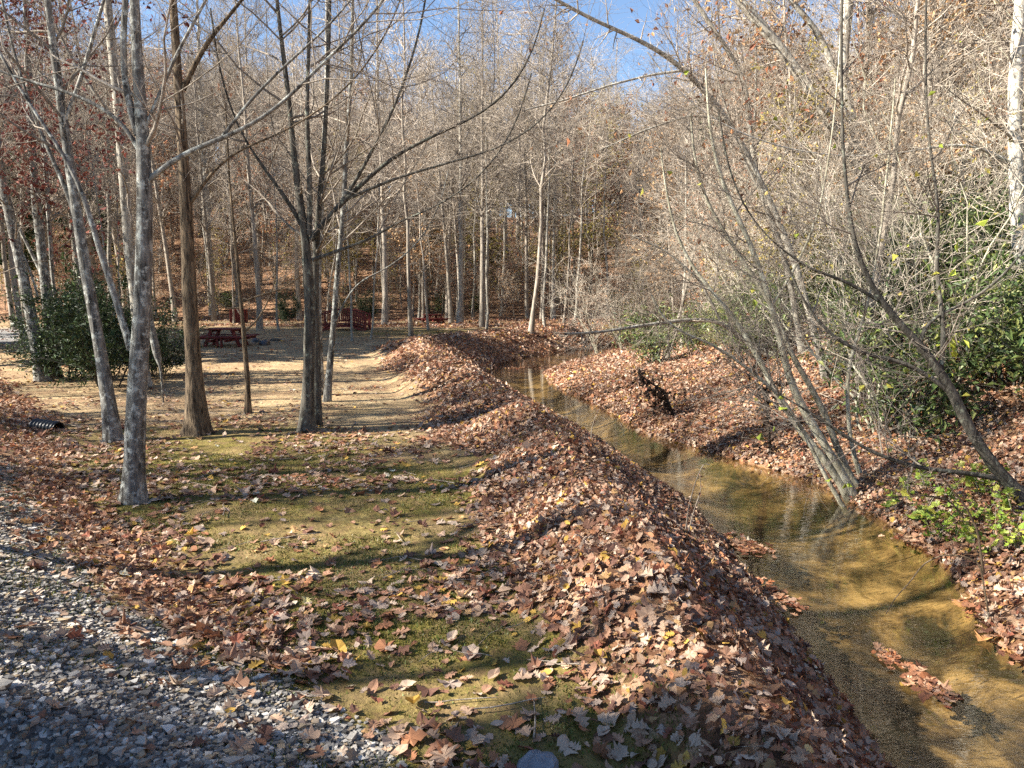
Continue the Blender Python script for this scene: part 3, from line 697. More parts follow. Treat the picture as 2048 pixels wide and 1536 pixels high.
hero('tree', 'white barked straight trunk at the right edge', 14.5,
     [([(2046,900),(2038,700),(2042,500),(2028,330),(2030,150),(2042,0)], 33, 22), ([(2028,330),(1980,300),(1920,280),(1850,300)], 8, 3, 8)],
     B_white, 203, (24, 150, 650), top=15)
hero('tree', 'pale twin trunk leaning left on the right slope, forked high up', 20,
     [([(1800,520),(1758,410),(1690,290),(1639,205),(1570,103),(1478,0),(1400,-90)], 26, 15), ([(1790,500,.3),(1741,342,.3),(1700,240,.3),(1673,154,.3),(1688,105,.3),(1697,0,.3)], 24, 19, 17, True),
      ([(1673,160,.3),(1645,75,.3),(1587,7,.3),(1540,-60,.3)], 14, 8, 15)],
     B_pale, 204, (40, 240, 1100), top=14, L=(2.4, 1.1, .55), leaves=(900, .12, TAN), r=(.025, .009, .005))
hero('tree', 'smooth grey trunk on the right slope between twin trunk and white trunk', 23,
     [([(1935,450),(1918,300),(1902,154),(1874,68),(1837,0),(1800,-90)], 15, 11), ([(1874,68),(1890,0),(1900,-80)], 8, 5, 15)], B_pale, 205, (26, 150, 650), top=16, r=(.025, .009, .005), L=(2.2, 1.1, .55))
hero('tree', 'thin pale trunk bending left beside the twin trunk', 18,
     [([(1610,640),(1570,506),(1519,383),(1500,280),(1495,157),(1416,44),(1350,-60)], 13, 7), ([(1519,383),(1480,300),(1440,180)], 6, 3, 9)], B_pale, 206, (30, 190, 900), top=11, r=(.02, .008, .0045), leaves=(350, .11, RUSSET))
hero('tree', 'slender tree arching far left so its bough crosses the sky gap', 16,
     [([(1660,640),(1590,520),(1530,380),(1460,240),(1374,140,-.3),(1320,100,-.5),(1250,65,-.7),(1180,40,-1),(1105,-5,-1.3)], 14, 5, None),
      ([(1374,140,-.3),(1300,150,-.4),(1220,170,-.5),(1130,200,-.8),(1050,220,-1)], 5, 2.5, None), ([(1460,240),(1380,230),(1290,260),(1200,300)], 5, 2.5, None)],
     B_pale, 207, (50, 300, 1400), L=(1.6, .9, .5), r=(.016, .008, .0042), t0=.2, leaves=(160, .1, RUSSET))
hero('tree', 'low bare bough reaching left over the far bend of the creek', 19,
     [([(1560,800),(1510,700),(1440,640),(1370,640,-.5),(1290,650,-1),(1200,665,-1.5),(1130,668,-2)], 11, 4, None), ([(1440,640),(1400,560),(1330,500),(1260,470)], 6, 3, None)],
     B_pale, 208, (40, 260, 1200), L=(1.3, .8, .45), r=(.014, .008, .0045), t0=.2)

# ------------------------------------------------------------------ kinds of background tree
NT = 'bare woodland tree'
tall = [Kind(proto('tree', NT, 'tree', 300 + k, 19, .15, .32, (46, 260, 800), (3.2, 1.6, .85), lean=(-.04, .03, .0)[k], mat=(B_far, B_pale, B_far)[k], rmin=.010, r=(.06, .028, .014))) for k in range(3)]
pole = [Kind(proto('tree', NT, 'tree', 320 + k, 14, .07, .38, (34, 180, 560), (2.0, 1.1, .6), lean=(.05, -.06, .0)[k], mat=(B_pale, B_far, B_pale)[k], rmin=.009, r=(.036, .018, .012), wob=.22)) for k in range(3)]
oak = [Kind(proto('tree', NT, 'tree', 340 + k, 14, .12, .2, (40, 240, 700), (2.6, 1.3, .7), rmin=.010, r=(.045, .022, .013), leaves=(2300, .17, (RUSSET, TAN, GOLD)[k]))) for k in range(3)]
sap = [Kind(proto('sapling', NT, 'tree', 360 + k, 5.5, .03, .12, (24, 150, 620), (1.3, .7, .45), rmin=.0045, r=(.014, .008, .006), wob=.2, leaves=(420, .11, (RUSSET, TAN, GOLD)[k]))) for k in range(3)]
brush = [Kind(proto('bare_shrub', NT, 'shrub', 380 + k, 5.6, .03, .18, (46, 210, 480), (1.9, .95, .5), rmin=.0045, r=(.015, .009, .0065), wob=.35, stems=6, spread=.55, mat=B_alder, tw=B_brush, lean=(-.25, -.4, -.1)[k], leaves=(130, .07, (GOLD, TAN, RUSSET)[k]))) for k in range(3)]
PINE = [(.045,.075,.025),(.06,.09,.03),(.035,.06,.02),(.08,.10,.035)]
pine = [Kind(proto('pine_tree', NT, 'tree', 395 + k, 16, .16, .25, (60, 380, 1100), (2.4, 1.0, .55), rmin=.008, r=(.04, .016, .01), up=.02, ang=72, leaves=(9000, .26, PINE), leafmat_=M_needle, mat=B_brown, tw=B_dark, fall=.75)) for k in range(2)]

rg = np.random.default_rng(77)
def mid(kind, u, v, wpx, label, rz=None, tilt=0., r0=None, stretch=1.):
    b = hit(u, v); r = wpx / 2 * b[1] / FPX; s = float(np.clip(r / r0, .45, 1.9))
    return kind.put(b[0], b[1], rg.uniform(0, 6.28) if rz is None else rz, s, label, None, (0, tilt), stretch / s ** .45)
T, Q = .15, .07
mid(tall[1], 920, 648, 12, 'thick pale straight trunk at the far edge of the clearing', r0=T)
mid(tall[0], 895, 640, 9, 'pale trunk just left of the thick pale straight one', r0=T)
mid(pole[1], 822, 672, 9, 'dark trunk left of the far picnic table', r0=Q)
mid(tall[2], 770, 650, 13, 'dark thick trunk to the right of the red footbridge', r0=T)
mid(pole[0], 705, 682, 5, 'thin pale sapling standing before the red footbridge', r0=Q)
mid(pole[2], 742, 678, 4, 'thin sapling leaning left beside the red footbridge', r0=Q, tilt=-.12)
mid(pole[2], 975, 640, 6, 'slim brown trunk right of the thick pale straight one', r0=Q)
mid(pole[0], 1001, 632, 6, 'slim pale trunk at the far edge left of the creek bend', r0=Q)
mid(pole[1], 1062, 668, 10, 'pale trunk rising from the leaf bank at the creek bend', r0=Q)
mid(tall[0], 1055, 638, 8, 'dark trunk behind the one on the leaf bank', r0=T)
mid(pole[2], 1090, 655, 6, 'thin crooked trunk just right of the leaf bank trunk', r0=Q)
mid(tall[2], 1084, 640, 9, 'dark far trunk between two thin ones at the bend', r0=T)
mid(tall[1], 1108, 640, 8, 'pale smooth trunk behind the creek bend', r0=T)
mid(pole[1], 1128, 648, 5, 'slender trunk forked low behind the creek bend', r0=Q)
mid(pole[0], 1150, 642, 6, 'very straight slender pale trunk behind the bend, rising to the sky gap', r0=Q)
mid(pole[2], 1215, 632, 5, 'slender pale trunk at the edge of the green shrubs', r0=Q)
mid(tall[0], 1036, 600, 10, 'pale trunk on the foot of the hill above the bend', r0=T)
mid(pole[1], 856, 626, 7, 'leaning dark trunk beside the far picnic table', r0=Q, tilt=.1)
mid(tall[2], 600, 642, 10, 'grey trunk behind the dark double trunked tree', r0=T)
mid(tall[0], 520, 662, 11, 'dark trunk behind the red picnic table to its right', r0=T)
mid(pole[2], 472, 628, 9, 'trunk beside the red plank bin', r0=Q)
mid(tall[1], 428, 630, 20, 'thick shaded trunk behind the stout brown tree', r0=T)
mid(pole[0], 640, 650, 6, 'thin trunk at the left end of the red footbridge', r0=Q)
mid(tall[2], 205, 640, 14, 'blue grey trunk rising behind the evergreen bush', r0=T, tilt=-.07)
mid(tall[0], 255, 628, 12, 'shaded trunk behind the bush leaning left', r0=T, tilt=-.09)
mid(pole[1], 22, 628, 6, 'thin trunk at the left edge by the gravel track', r0=Q, tilt=-.1)
mid(pole[0], 42, 626, 6, 'second thin trunk by the gravel track', r0=Q, tilt=-.12)
mid(tall[1], 160, 640, 13, 'dark trunk behind the leaning lichened tree', r0=T, tilt=-.05)
mid(pole[2], 945, 634, 5, 'thin leaning trunk between two pale ones', r0=Q, tilt=.08)

# woods on the slopes: individuals, then the far mass
def lab_far(x, y, look):
    u = 1024 + FPX * x / y; k = np.searchsorted([380, 600, 800, 1000, 1250], u)
    wh = ['evergreen bush', 'red picnic table', 'red footbridge', 'far picnic table', 'creek bend', 'right bank thicket'][k]
    return f"{look} {'at the foot of' if y < 66 else 'up'} the hill behind the {wh}"
def lab_right(x, y, look):
    return f"{look} {'low' if x - XR(y) < 10 else 'high'} on the right hillside {['beside the white trunk', 'near the pale twin trunk', 'above the creek bend'][np.searchsorted([24, 35], y)]}"
LK = dict(pole='slender bare pole-like tree', tall='tall thick-trunked bare tree', oak='tree with clinging dry leaves', sap='young brushy tree')
def scatter(n, fx, fy, mind, seed):
    r_ = np.random.default_rng(seed); out = []
    for _ in range(n * 40):
        y = fy(r_); x = fx(r_, y)
        if all((x - a) ** 2 + (y - b_) ** 2 > mind ** 2 for a, b_ in out): out.append((x, y))
        if len(out) >= n: break
    return out
for x, y in scatter(88, lambda r_, y: r_.uniform(-.72, .5) * y, lambda r_: 53 + 42 * r_.random() ** 1.2, 1.7, 1):
    k = rg.random()
    if k < .42: pole[rg.integers(0, 3)].put(x, y, rg.uniform(0, 6.3), rg.uniform(.85, 1.25), lab_far(x, y, LK['pole']), 'bare trees on the far hillside', (rg.normal(0, .04), rg.normal(0, .04)))
    elif k < .72: tall[rg.integers(0, 3)].put(x, y, rg.uniform(0, 6.3), rg.uniform(.6, .95), lab_far(x, y, LK['tall']), 'bare trees on the far hillside', (rg.normal(0, .03), rg.normal(0, .03)))
    else: oak[rg.integers(0, 3)].put(x, y, rg.uniform(0, 6.3), rg.uniform(.6, 1.0), lab_far(x, y, LK['oak']), 'russet leaved trees on the far hillside')
for x, y in scatter(34, lambda r_, y: r_.uniform(-.7, .35) * y, lambda r_: 50 + 16 * r_.random(), 1.6, 2):
    sap[rg.integers(0, 3)].put(x, y, rg.uniform(0, 6.3), rg.uniform(.6, 1.1), lab_far(x, y, LK['sap']), 'young trees at the foot of the far hillside')
for x, y in scatter(74, lambda r_, y: XR(y) + 3.2 + 22 * r_.random() ** 1.3, lambda r_: 15 + 31 * r_.random(), 1.5, 3):
    k = rg.random(); tl_ = (rg.normal(0, .06), rg.normal(-.10, .07))
    if k < .5: pole[rg.integers(0, 3)].put(x, y, rg.uniform(0, 6.3), rg.uniform(.7, 1.15), lab_right(x, y, LK['pole']), 'bare trees on the right hillside', tl_)
    elif k < .72: tall[rg.integers(0, 3)].put(x, y, rg.uniform(0, 6.3), rg.uniform(.5, .85), lab_right(x, y, LK['tall']), 'bare trees on the right hillside', tl_)
    else: oak[rg.integers(0, 3)].put(x, y, rg.uniform(0, 6.3), rg.uniform(.5, .9), lab_right(x, y, LK['oak']), 'dry leaved trees on the right hillside', tl_)
for x, y in scatter(16, lambda r_, y: -r_.uniform(.45, .78) * y, lambda r_: 30 + 24 * r_.random(), 2.2, 4):
    q = 'tall' if rg.random() < .5 else 'pole'
    dict(tall=tall, pole=pole)[q][rg.integers(0, 3)].put(x, y, rg.uniform(0, 6.3), rg.uniform(.7, 1.0), LK[q] + (' near' if y < 42 else ' behind') + ' the gravel track' + (' at left edge' if x / y < -.62 else ''), 'bare trees beyond the gravel track', (0, rg.normal(-.05, .04)))
for x, y in scatter(18, lambda r_, y: r_.uniform(-.66, -.02) * y, lambda r_: 40 + 13 * r_.random(), 2., 44):
    q = 'tall' if rg.random() < .45 else 'pole'
    dict(tall=tall, pole=pole)[q][rg.integers(0, 3)].put(x, y, rg.uniform(0, 6.3), rg.uniform(.75, 1.1), lab_far(x, y, LK[q]).replace('at the foot of the hill', 'on the level ground'), 'bare trees at the back of the picnic ground', (rg.normal(0, .03), rg.normal(0, .04)))
# trees standing outside the view to the left, whose shadows fall across the clearing
OFF = [(-11, .8), (-14, 1.8), (-17, 3.0), (-12.5, 4.2), (-20, 4.5), (-15.5, 6.0), (-18.5, 7.2), (-23, 6.4), (-14.5, 8.4), (-20.5, 9.8), (-25, 11), (-17.5, 13.2), (-22, 14.6), (-27, 15.5), (-19.5, 17.2), (-9.5, -1.6), (-21, -.6)]
for k, (x, y) in enumerate(OFF):
    (tall, pole)[k % 3 == 2][k % 3].put(x, y, k * 1.3, .8 + .25 * (k % 4) / 3, 'tree beside the road whose shadow crosses the clearing', 'trees beside the road')
oak[1].put(-17, 11.6, 1., .85, 'leafy oak beside the road shading the embankment')
pine[0].put(-16, -.9, 2., .85, 'pine beside the road shading the foreground')
for k, (x, y, s) in enumerate([(-23, 27.4, 1.), (-22, 23.1, .8), (-21.5, 25.1, .85), (-25, 31.1, 1.1), (-29, 28.4, 1.3), (-28.5, 33.5, 1.2), (-33, 34.8, 1.4), (-35, 37.5, 1.4), (-37, 28, 1.5)]):
    pine[k % 2].put(x, y, k * 1.7, s, 'dense pine shading the picnic ground', 'pines shading the picnic ground')
b = at(1432, 330, 42); pine[0].put(b[0], b[1], 1., .85, 'green topped pine on the right hillside by the sky gap')
b = at(190, 300, 60); pine[1].put(b[0], b[1], 2., .95, 'green pine rising beyond the nearest grey tree')
b = at(20, 300, 52); pine[0].put(b[0], b[1], 3., .8, 'green pine at the left edge of the woods')

# far woods, one mass: many more trees of the same kinds over the upper slopes
def mass(name, label, cat, kinds, pts, seed, smin, smax, stretch=(.8, 1.1), tilt=.05, lean=0.):
    rg = np.random.default_rng(seed); n = len(pts); x, y = pts[:, 0], pts[:, 1]; z = terr(x, y) - .15
    me = bpy.data.meshes.new(name); me.vertices.add(n); me.vertices.foreach_set('co', np.stack([x, y, z], 1).astype(np.float32).ravel())
    sc_ = rg.uniform(smin, smax, (n, 1)); scl = np.concatenate([sc_, sc_, sc_ * rg.uniform(*stretch, (n, 1))], 1)
    rot = np.stack([rg.normal(0, tilt, n), rg.normal(lean, tilt, n), rg.uniform(0, 6.28, n)], 1)
    for nm, d in (('scl', scl), ('rot', rot)):
        me.attributes.new(nm, 'FLOAT_VECTOR', 'POINT').data.foreach_set('vector', d.astype(np.float32).ravel())
    me.attributes.new('pick', 'INT', 'POINT').data.foreach_set('value', rg.integers(0, len(kinds), n).astype(np.int32))
    o = obj(name, me); tag(o, label, cat, kind='stuff')
    ng = bpy.data.node_groups.new(name, 'GeometryNodeTree'); ng.interface.new_socket('Geometry', in_out='INPUT', socket_type='NodeSocketGeometry'); ng.interface.new_socket('Geometry', in_out='OUTPUT', socket_type='NodeSocketGeometry')
    N = ng.nodes; Lk = ng.links.new; gi = N.new('NodeGroupInput'); go_ = N.new('NodeGroupOutput'); jo = N.new('GeometryNodeJoinGeometry')
    for k in kinds:
        j = N.new('GeometryNodeJoinGeometry')
        for ch in k.t.children_recursive:
            oi = N.new('GeometryNodeObjectInfo'); oi.inputs['Object'].default_value = ch; oi.transform_space = 'ORIGINAL'; Lk(oi.outputs['Geometry'], j.inputs[0])
        gt = N.new('GeometryNodeGeometryToInstance'); Lk(j.outputs[0], gt.inputs[0]); Lk(gt.outputs[0], jo.inputs[0])
    ip = N.new('GeometryNodeInstanceOnPoints'); Lk(gi.outputs[0], ip.inputs['Points']); Lk(jo.outputs[0], ip.inputs['Instance']); ip.inputs['Pick Instance'].default_value = True
    def att(nm, ty):
        q = N.new('GeometryNodeInputNamedAttribute'); q.data_type = ty; q.inputs[0].default_value = nm; return q.outputs[0]
    Lk(att('pick', 'INT'), ip.inputs['Instance Index']); Lk(att('rot', 'FLOAT_VECTOR'), ip.inputs['Rotation']); Lk(att('scl', 'FLOAT_VECTOR'), ip.inputs['Scale'])
    Lk(ip.outputs[0], go_.inputs[0]); md = o.modifiers.new('scatter', 'NODES'); md.node_group = ng
    return o
r_ = np.random.default_rng(12)
y = 60 + 100 * r_.random(900) ** .85; far = np.stack([r_.uniform(-.78, .8, 900) * y, y], 1)
y = r_.uniform(22, 75, 170); rgt = np.stack([np.maximum(XR(np.minimum(y, 44)) + 8, .33 * y) + 42 * r_.random(170), y], 1)
mass('far_woods', 'mass of bare trees covering the upper hillsides', 'woods', pole + tall + oak, np.concatenate([far, rgt]), 13, .75, 1.3)
y = 56 + 60 * r_.random(420) ** 1.2; und = np.stack([r_.uniform(-.75, .6, 420) * y, y], 1)
y = r_.uniform(20, 46, 150); ur = np.stack([XR(y) + 6 + 26 * r_.random(150), y], 1)
mass('understory', 'dense brushy saplings filling the woods under the trees', 'undergrowth', sap, np.concatenate([und, ur]), 14, .7, 1.35)

# ------------------------------------------------------------------ evergreen bushes, thickets, weeds
LAUREL = [(.115,.165,.05),(.075,.12,.038),(.17,.22,.065),(.055,.09,.03),(.27,.29,.09)]
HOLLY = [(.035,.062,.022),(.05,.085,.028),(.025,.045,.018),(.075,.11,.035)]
LIME = [(.30,.40,.05),(.38,.45,.08),(.22,.33,.05),(.42,.40,.08)]
PRIVET = [(.20,.24,.06),(.26,.27,.08),(.14,.19,.045),(.32,.30,.10)]
def bush(name, label, seed, W, H, nst, nb, nl, size, tints, mat=M_green, aspect=.45, droop=(0, 0, -.25), stemmat=B_dark, gap=.35):
    rg = np.random.default_rng(seed); t = thing(name, label, 'bush', (0, 0, -500)); N = 8; h = np.linspace(0, 1, N)
    a = rg.uniform(0, 6.28, nst); rr = W / 2 * np.sqrt(rg.random(nst)); hh = H * (1 - .5 * (rr / (W / 2)) ** 2) * rg.uniform(.6, 1.05, nst)
    P = np.stack([np.cos(a)[:, None] * (.15 * rr[:, None] + rr[:, None] * .85 * h ** 1.2), np.sin(a)[:, None] * (.15 * rr[:, None] + rr[:, None] * .85 * h ** 1.2), hh[:, None] * h - .06], -1)
    P[:, 1:] += rg.normal(0, .03, P[:, 1:].shape); R = np.broadcast_to(.016 * (1 - .8 * h), (nst, N)).copy()
    l1 = grow((P, R), nb, rg, .2, 1, 55, 15, .55, .35, .2, 5, .05, .15, .5, .008, .003)
    obj('stems', tube_mesh('stems', [(P, R, 5), (*l1, 3)], stemmat), t)
    Pn = l1[0]; keep = rg.random(len(Pn)) > gap * vn(Pn[:, -1, 0] * 2.2, Pn[:, -1, 2] * 2.2 + Pn[:, -1, 1] * 2.2, seed % 50); Pn = Pn[keep]
    i = rg.integers(0, len(Pn), nl); j = rg.integers(1, 5, nl); p = Pn[i, j] + rg.normal(0, .05, (nl, 3))
    tn = np.array(tints)[rg.integers(0, len(tints), nl)] * np.exp(rg.normal(0, .22, (nl, 1)))
    v, f, tt = quad_leaves(p, rg.normal(size=(nl, 3)) + [0, 0, 1.2], size * np.exp(rg.normal(0, .25, nl)), tn, rg, aspect, .25, droop)
    obj('foliage', make_mesh('foliage', v, f, mat, tt, smooth=False), t); return Kind(t)
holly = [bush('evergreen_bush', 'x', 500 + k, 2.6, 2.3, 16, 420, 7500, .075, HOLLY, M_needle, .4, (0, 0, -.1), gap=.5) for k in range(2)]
laurel = [bush('laurel_bush', 'x', 520 + k, 2.0, 1.6, 14, 190, 1700, .095, LAUREL, M_green, .38) for k in range(3)]
privet = [bush('leafy_thicket', 'x', 540 + k, 2.2, 1.5, 24, 220, 1700, .065, PRIVET, M_green, .5, stemmat=B_twig) for k in range(2)]
rg = np.random.default_rng(31)
def put_px(kind, u, v, s, label, group=None, rz=None, **kw):
    b = hit(u, v); return kind.put(b[0], b[1], rg.uniform(0, 6.28) if rz is None else rz, s, label, group, **kw)
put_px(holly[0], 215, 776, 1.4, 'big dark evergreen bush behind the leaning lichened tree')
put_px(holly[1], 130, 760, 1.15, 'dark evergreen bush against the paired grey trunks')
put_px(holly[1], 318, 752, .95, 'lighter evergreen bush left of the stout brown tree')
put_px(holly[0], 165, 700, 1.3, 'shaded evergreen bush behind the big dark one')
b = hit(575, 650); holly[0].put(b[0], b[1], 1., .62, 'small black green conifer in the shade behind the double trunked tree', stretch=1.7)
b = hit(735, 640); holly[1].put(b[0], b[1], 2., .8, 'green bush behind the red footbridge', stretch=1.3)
for k, (u, v) in enumerate([(455, 622), (690, 632), (880, 628), (960, 626), (1230, 622)]):
    put_px(laurel[k % 3], u, v, 1.1, ['low green bush behind the red plank bin', 'low green bush behind the thin trunks by the footbridge', 'low green bush behind the far picnic table', 'low green bush right of the thick pale trunk', 'low green bush where the slope meets the bend'][k])
PL = [(1235,680),(1290,684),(1335,676),(1385,690),(1440,690),(1270,655),(1350,650),(1420,655),(1480,690)]
for k, (u, v) in enumerate(PL):
    put_px(privet[k % 2], u, v, rg.uniform(.75, 1.15), f"yellow green leafy thicket on the right bank, {['first','second','third','fourth','fifth','sixth','seventh','eighth','ninth'][int(np.argsort(np.argsort([p[0] for p in PL]))[k])]} from the creek bend")
nL = 0
for x, y in scatter(84, lambda r_, y: XR(y) + 2.0 + 11 * r_.random(), lambda r_: 9.5 + 18 * r_.random(), .9, 8):
    if (y < 12 and x - XR(y) < 3) or (14 < y < 30 and x - XR(y) < 3.6): continue
    wh = 'beside the white trunk' if y < 14 else 'behind the alder clump' if y < 19 else 'by the pale twin trunk'
    hi = 'low' if x - XR(y) < 4.5 else 'halfway up' if x - XR(y) < 8 else 'high'
    laurel[rg.integers(0, 3)].put(x, y, rg.uniform(0, 6.3), rg.uniform(.95, 1.55), f'glossy green laurel {hi} on the right slope {wh}', 'laurels on the right slope')
for x, y in scatter(60, lambda r_, y: XR(y) + .8 + 10 * r_.random(), lambda r_: 10.5 + 24 * r_.random(), .9, 18):
    if (14 < y < 34 and x - XR(y) < 4.4) or (y <= 14 and x - XR(y) < 1.8): continue
    wh = 'near the dark mossy trunk' if y < 13 else 'behind the alder clump' if y < 20 else 'above the leaf shelf' if y < 28 else 'at the creek bend'
    hi = 'by the water' if x - XR(y) < 2.5 else 'low' if x - XR(y) < 5 else 'higher'
    brush[rg.integers(0, 3)].put(x, y, rg.normal(0, .7), rg.uniform(.7, 1.2), f'bare twiggy shrub {hi} on the right bank {wh}', 'bare shrubs on the right bank', (rg.normal(0, .1), rg.normal(-.1, .1)))

# lime green weeds on the near right bank
def weed(seed):
    rg = np.random.default_rng(seed); t = thing('weed_plant', 'x', 'weed', (0, 0, -500)); K = 5; h = np.linspace(0, 1, 5)
    a = rg.uniform(0, 6.28, K); P = np.stack([np.cos(a)[:, None] * .16 * h ** 1.4, np.sin(a)[:, None] * .16 * h ** 1.4, rg.uniform(.18, .42, K)[:, None] * h - .02], -1)
    R = np.broadcast_to(.003 * (1 - .5 * h), (K, 5)); obj('stems', tube_mesh('stems', [(P, R, 4)], B_alder), t)
    n = 26; p = P[rg.integers(0, K, n), rg.integers(2, 5, n)] + rg.normal(0, .035, (n, 3)); tn = np.array(LIME)[rg.integers(0, 4, n)] * np.exp(rg.normal(0, .15, (n, 1)))
    v, f, tt = shaped_leaves(p, rg.normal(0, .5, (n, 3)) + [0, 0, 1], rg.uniform(.05, .11, n), tn, rg, 1); obj('foliage', make_mesh('foliage', v, f, M_green, tt, smooth=False), t); return Kind(t)
weeds = [weed(600 + k) for k in range(3)]
ws = [(1780,1020),(1815,1000),(1850,985),(1890,1010),(1925,985),(1960,1000),(1840,1045),(1880,1060),(1920,1040),(1965,1045),(2000,1030),(1870,1090),(1910,1085),(1950,1090),(1990,1075),(2030,1060),(2010,1110),(1960,1120),(2035,1110),(1830,960),(1990,985)]
for k, (u, v) in enumerate(ws):
    row = 'at the waterline' if v > 1080 else 'along the middle of the bank' if v > 1025 else 'at the top of the bank'; cl = 'beside the alder clump' if u < 1870 else 'below the black limb' if u < 1950 else 'near the dark mossy trunk'
    put_px(weeds[k % 3], u, v, rg.uniform(.8, 1.25), f'lime green weed {row} {cl}', 'lime green weeds on the right bank')
b = at(1915, 690, 9.2); p3 = thing('yellow_leaf_spray', 'bright yellow green leaf spray hanging by the dark mossy trunk', 'leaf', b)
v, f, tt = quad_leaves(rg.normal(0, .06, (14, 3)), rg.normal(size=(14, 3)) + [0, -1, 0], np.full(14, .13), np.tile([.42, .46, .05], (14, 1)), rg, .4, .2, (0, 0, -.8)); obj('foliage', make_mesh('foliage', v, f, M_green, tt, smooth=False), p3)
P = np.stack([np.zeros(5), np.linspace(0, .25, 5), np.linspace(0, .5, 5)], 1); obj('stem', tube_mesh('stem', [(P[None], np.linspace(.006, .004, 5)[None], 4)], B_twig), p3)

# bramble canes and dry stalks
def cane(label, px, Y, w, cat='cane', nleaf=0, name='bramble_cane', ground=True, mat=B_brown):
    P, R = stem3d(px, Y, w, w * .45, None, 22, ground); o = P[0].copy(); t = thing(name, label, cat, o)
    obj('stem', tube_mesh('stem', [(P[None], R[None], 6)], mat, o), t)
    if nleaf:
        i = rg.integers(6, 22, nleaf); v, f, tt = quad_leaves(P[i], rg.normal(size=(nleaf, 3)), rg.uniform(.03, .06, nleaf), dead_tint(nleaf, rg), rg, .5, .4, (0, 0, -.8)); obj('leaves', make_mesh('leaves', v - o, f, M_dead, tt, smooth=False), t)
cane('arching bramble cane dipping its tip into the near water', [(1990,1155),(1960,1125),(1920,1110),(1880,1110),(1845,1128),(1820,1165),(1790,1195),(1772,1228)], 6.6, 4.5)
cane('long thin cane arching from the alder clump to the water', [(1960,1030),(1900,1000),(1850,990),(1780,995),(1720,1010),(1680,1035),(1650,1055)], 8.6, 4)
cane('upright bramble cane below the dark mossy trunk', [(1975,1120),(1955,1060),(1930,1010),(1900,975),(1880,950)], 7.4, 6)
b = hit(1372, 1075)
cane('dry seed stalk with curled leaves on the leaf berm by the water', [(1368,1075),(1378,1010),(1392,960),(1408,925),(1420,930)], b[1], 3, 'stalk', 16, 'dry_stalk', True, B_twig)
cane('second dry stalk leaning left of the seed stalk on the berm', [(1372,1080,.1),(1385,1030,.1),(1402,980,.1),(1400,950,.1)], b[1], 2.5, 'stalk', 10, 'dry_stalk', True, B_twig)
b = hit(1180, 885)
cane('thin dry stalk on the shore halfway up the creek', [(1182,885),(1183,860),(1190,835),(1200,815)], b[1], 2.2, 'stalk', 6, 'dry_stalk', True, B_twig)
b = hit(1245, 872)
cane('short dry stalk at the tip of the right bank', [(1247,872),(1246,855),(1240,845)], b[1], 2.6, 'stalk', 10, 'dry_stalk', True, B_twig)
# flood-caught debris
def debris(label, px, Y, seed, nl):
    rg = np.random.default_rng(seed); P, R = stem3d(px, Y, 7, 3, None, 24, True); o = P[0].copy(); t = thing('debris_snag', label, 'driftwood', o)
    l1 = grow((P[None], R[None]), 16, rg, .1, 1, 60, 20, .5, .4, .2, 5, -.05, .2, .6, .01, .004)
    obj('branch', tube_mesh('branch', [(P[None], R[None], 6), (*l1, 4)], B_wet, o), t)
    q = np.concatenate([P[None].reshape(-1, 3), l1[0].reshape(-1, 3)]); i = rg.integers(0, len(q), nl); v, f, tt = quad_leaves(q[i] + rg.normal(0, .05, (nl, 3)) + [0, 0, -.06], rg.normal(size=(nl, 3)), rg.uniform(.07, .16, nl), np.array([[.05, .033, .024]]) * np.exp(rg.normal(0, .5, (nl, 1))), rg, .5, .5, (0, 0, -1.2))
    obj('caught_leaves', make_mesh('caught_leaves', v - o, f, M_dead, tt, smooth=False), t)
debris('dark flood-caught branch draped with leaves on the leaf shelf', [(1350,830),(1335,800),(1325,780),(1300,765),(1275,745)], hit(1345, 835)[1], 71, 260)
debris('second clump of dark caught leaves hanging in the alder stems', [(1545,850),(1530,790),(1540,745),(1510,715),(1475,690)], 13.2, 72, 260)

# ------------------------------------------------------------------ picnic furniture, footbridge, culvert, rock
def boxes(parts_): 
    V = []; F = []; o = 0
    for v, f in parts_: V.append(v); F.append(f + o); o += len(v)
    return np.concatenate(V), np.concatenate(F)
def picnic_table(label, b, rz, s=1.):
    t = thing('picnic_table', label, 'picnic table', (b[0], b[1], tz(b[0], b[1]) - .02), None, rz); t.scale = (s, s, s)
    w = 1.3; n = 8; pw = w / n
    for k in range(n): solid('plank', box(-w/2, w/2, -w/2 + k * pw + .006, -w/2 + (k + 1) * pw - .006, .72, .765), M_red, t)
    for sx in (-1, 1): solid('batten', box(sx * .42 - .045, sx * .42 + .045, -w/2 + .04, w/2 - .04, .63, .718), M_red, t)
    for sx, sy in ((1, 0), (-1, 0), (0, 1), (0, -1)):
        for k in (0, 1):
            d0 = .80 + k * .155; L_ = 1.08
            solid('seat_plank', box(sx * d0, sx * (d0 + .145), -.62, .62, .42, .462) if sx > 0 else box(-(d0 + .145), -d0, -.62, .62, .42, .462) if sx < 0 else box(-L_, L_, d0, d0 + .145, .424, .466) if sy > 0 else box(-L_, L_, -(d0 + .145), -d0, .424, .466), M_red, t)
    for y_ in (-.42, .42):
        solid('bearer', box(-1.1, 1.1, y_ - .045, y_ + .045, .33, .418), M_red, t)
        for sx in (-1, 1): solid('leg', beam((sx * .42, y_ + (.092 if y_ > 0 else -.092), .70), (sx * .72, y_ + (.092 if y_ > 0 else -.092), 0), .09, .13), M_red, t)
    for x_ in (-.06, .10): solid('post', box(x_ - .04, x_ + .04, -.95, -.87, 0, .42), M_red, t)
    for x_ in (-.3, .3): solid('cross_bearer', box(x_ - .045, x_ + .045, -1.08, 1.08, .235, .326), M_red, t)
b = hit(453, 692); picnic_table('red square picnic table with attached benches in the shade', b, .05)
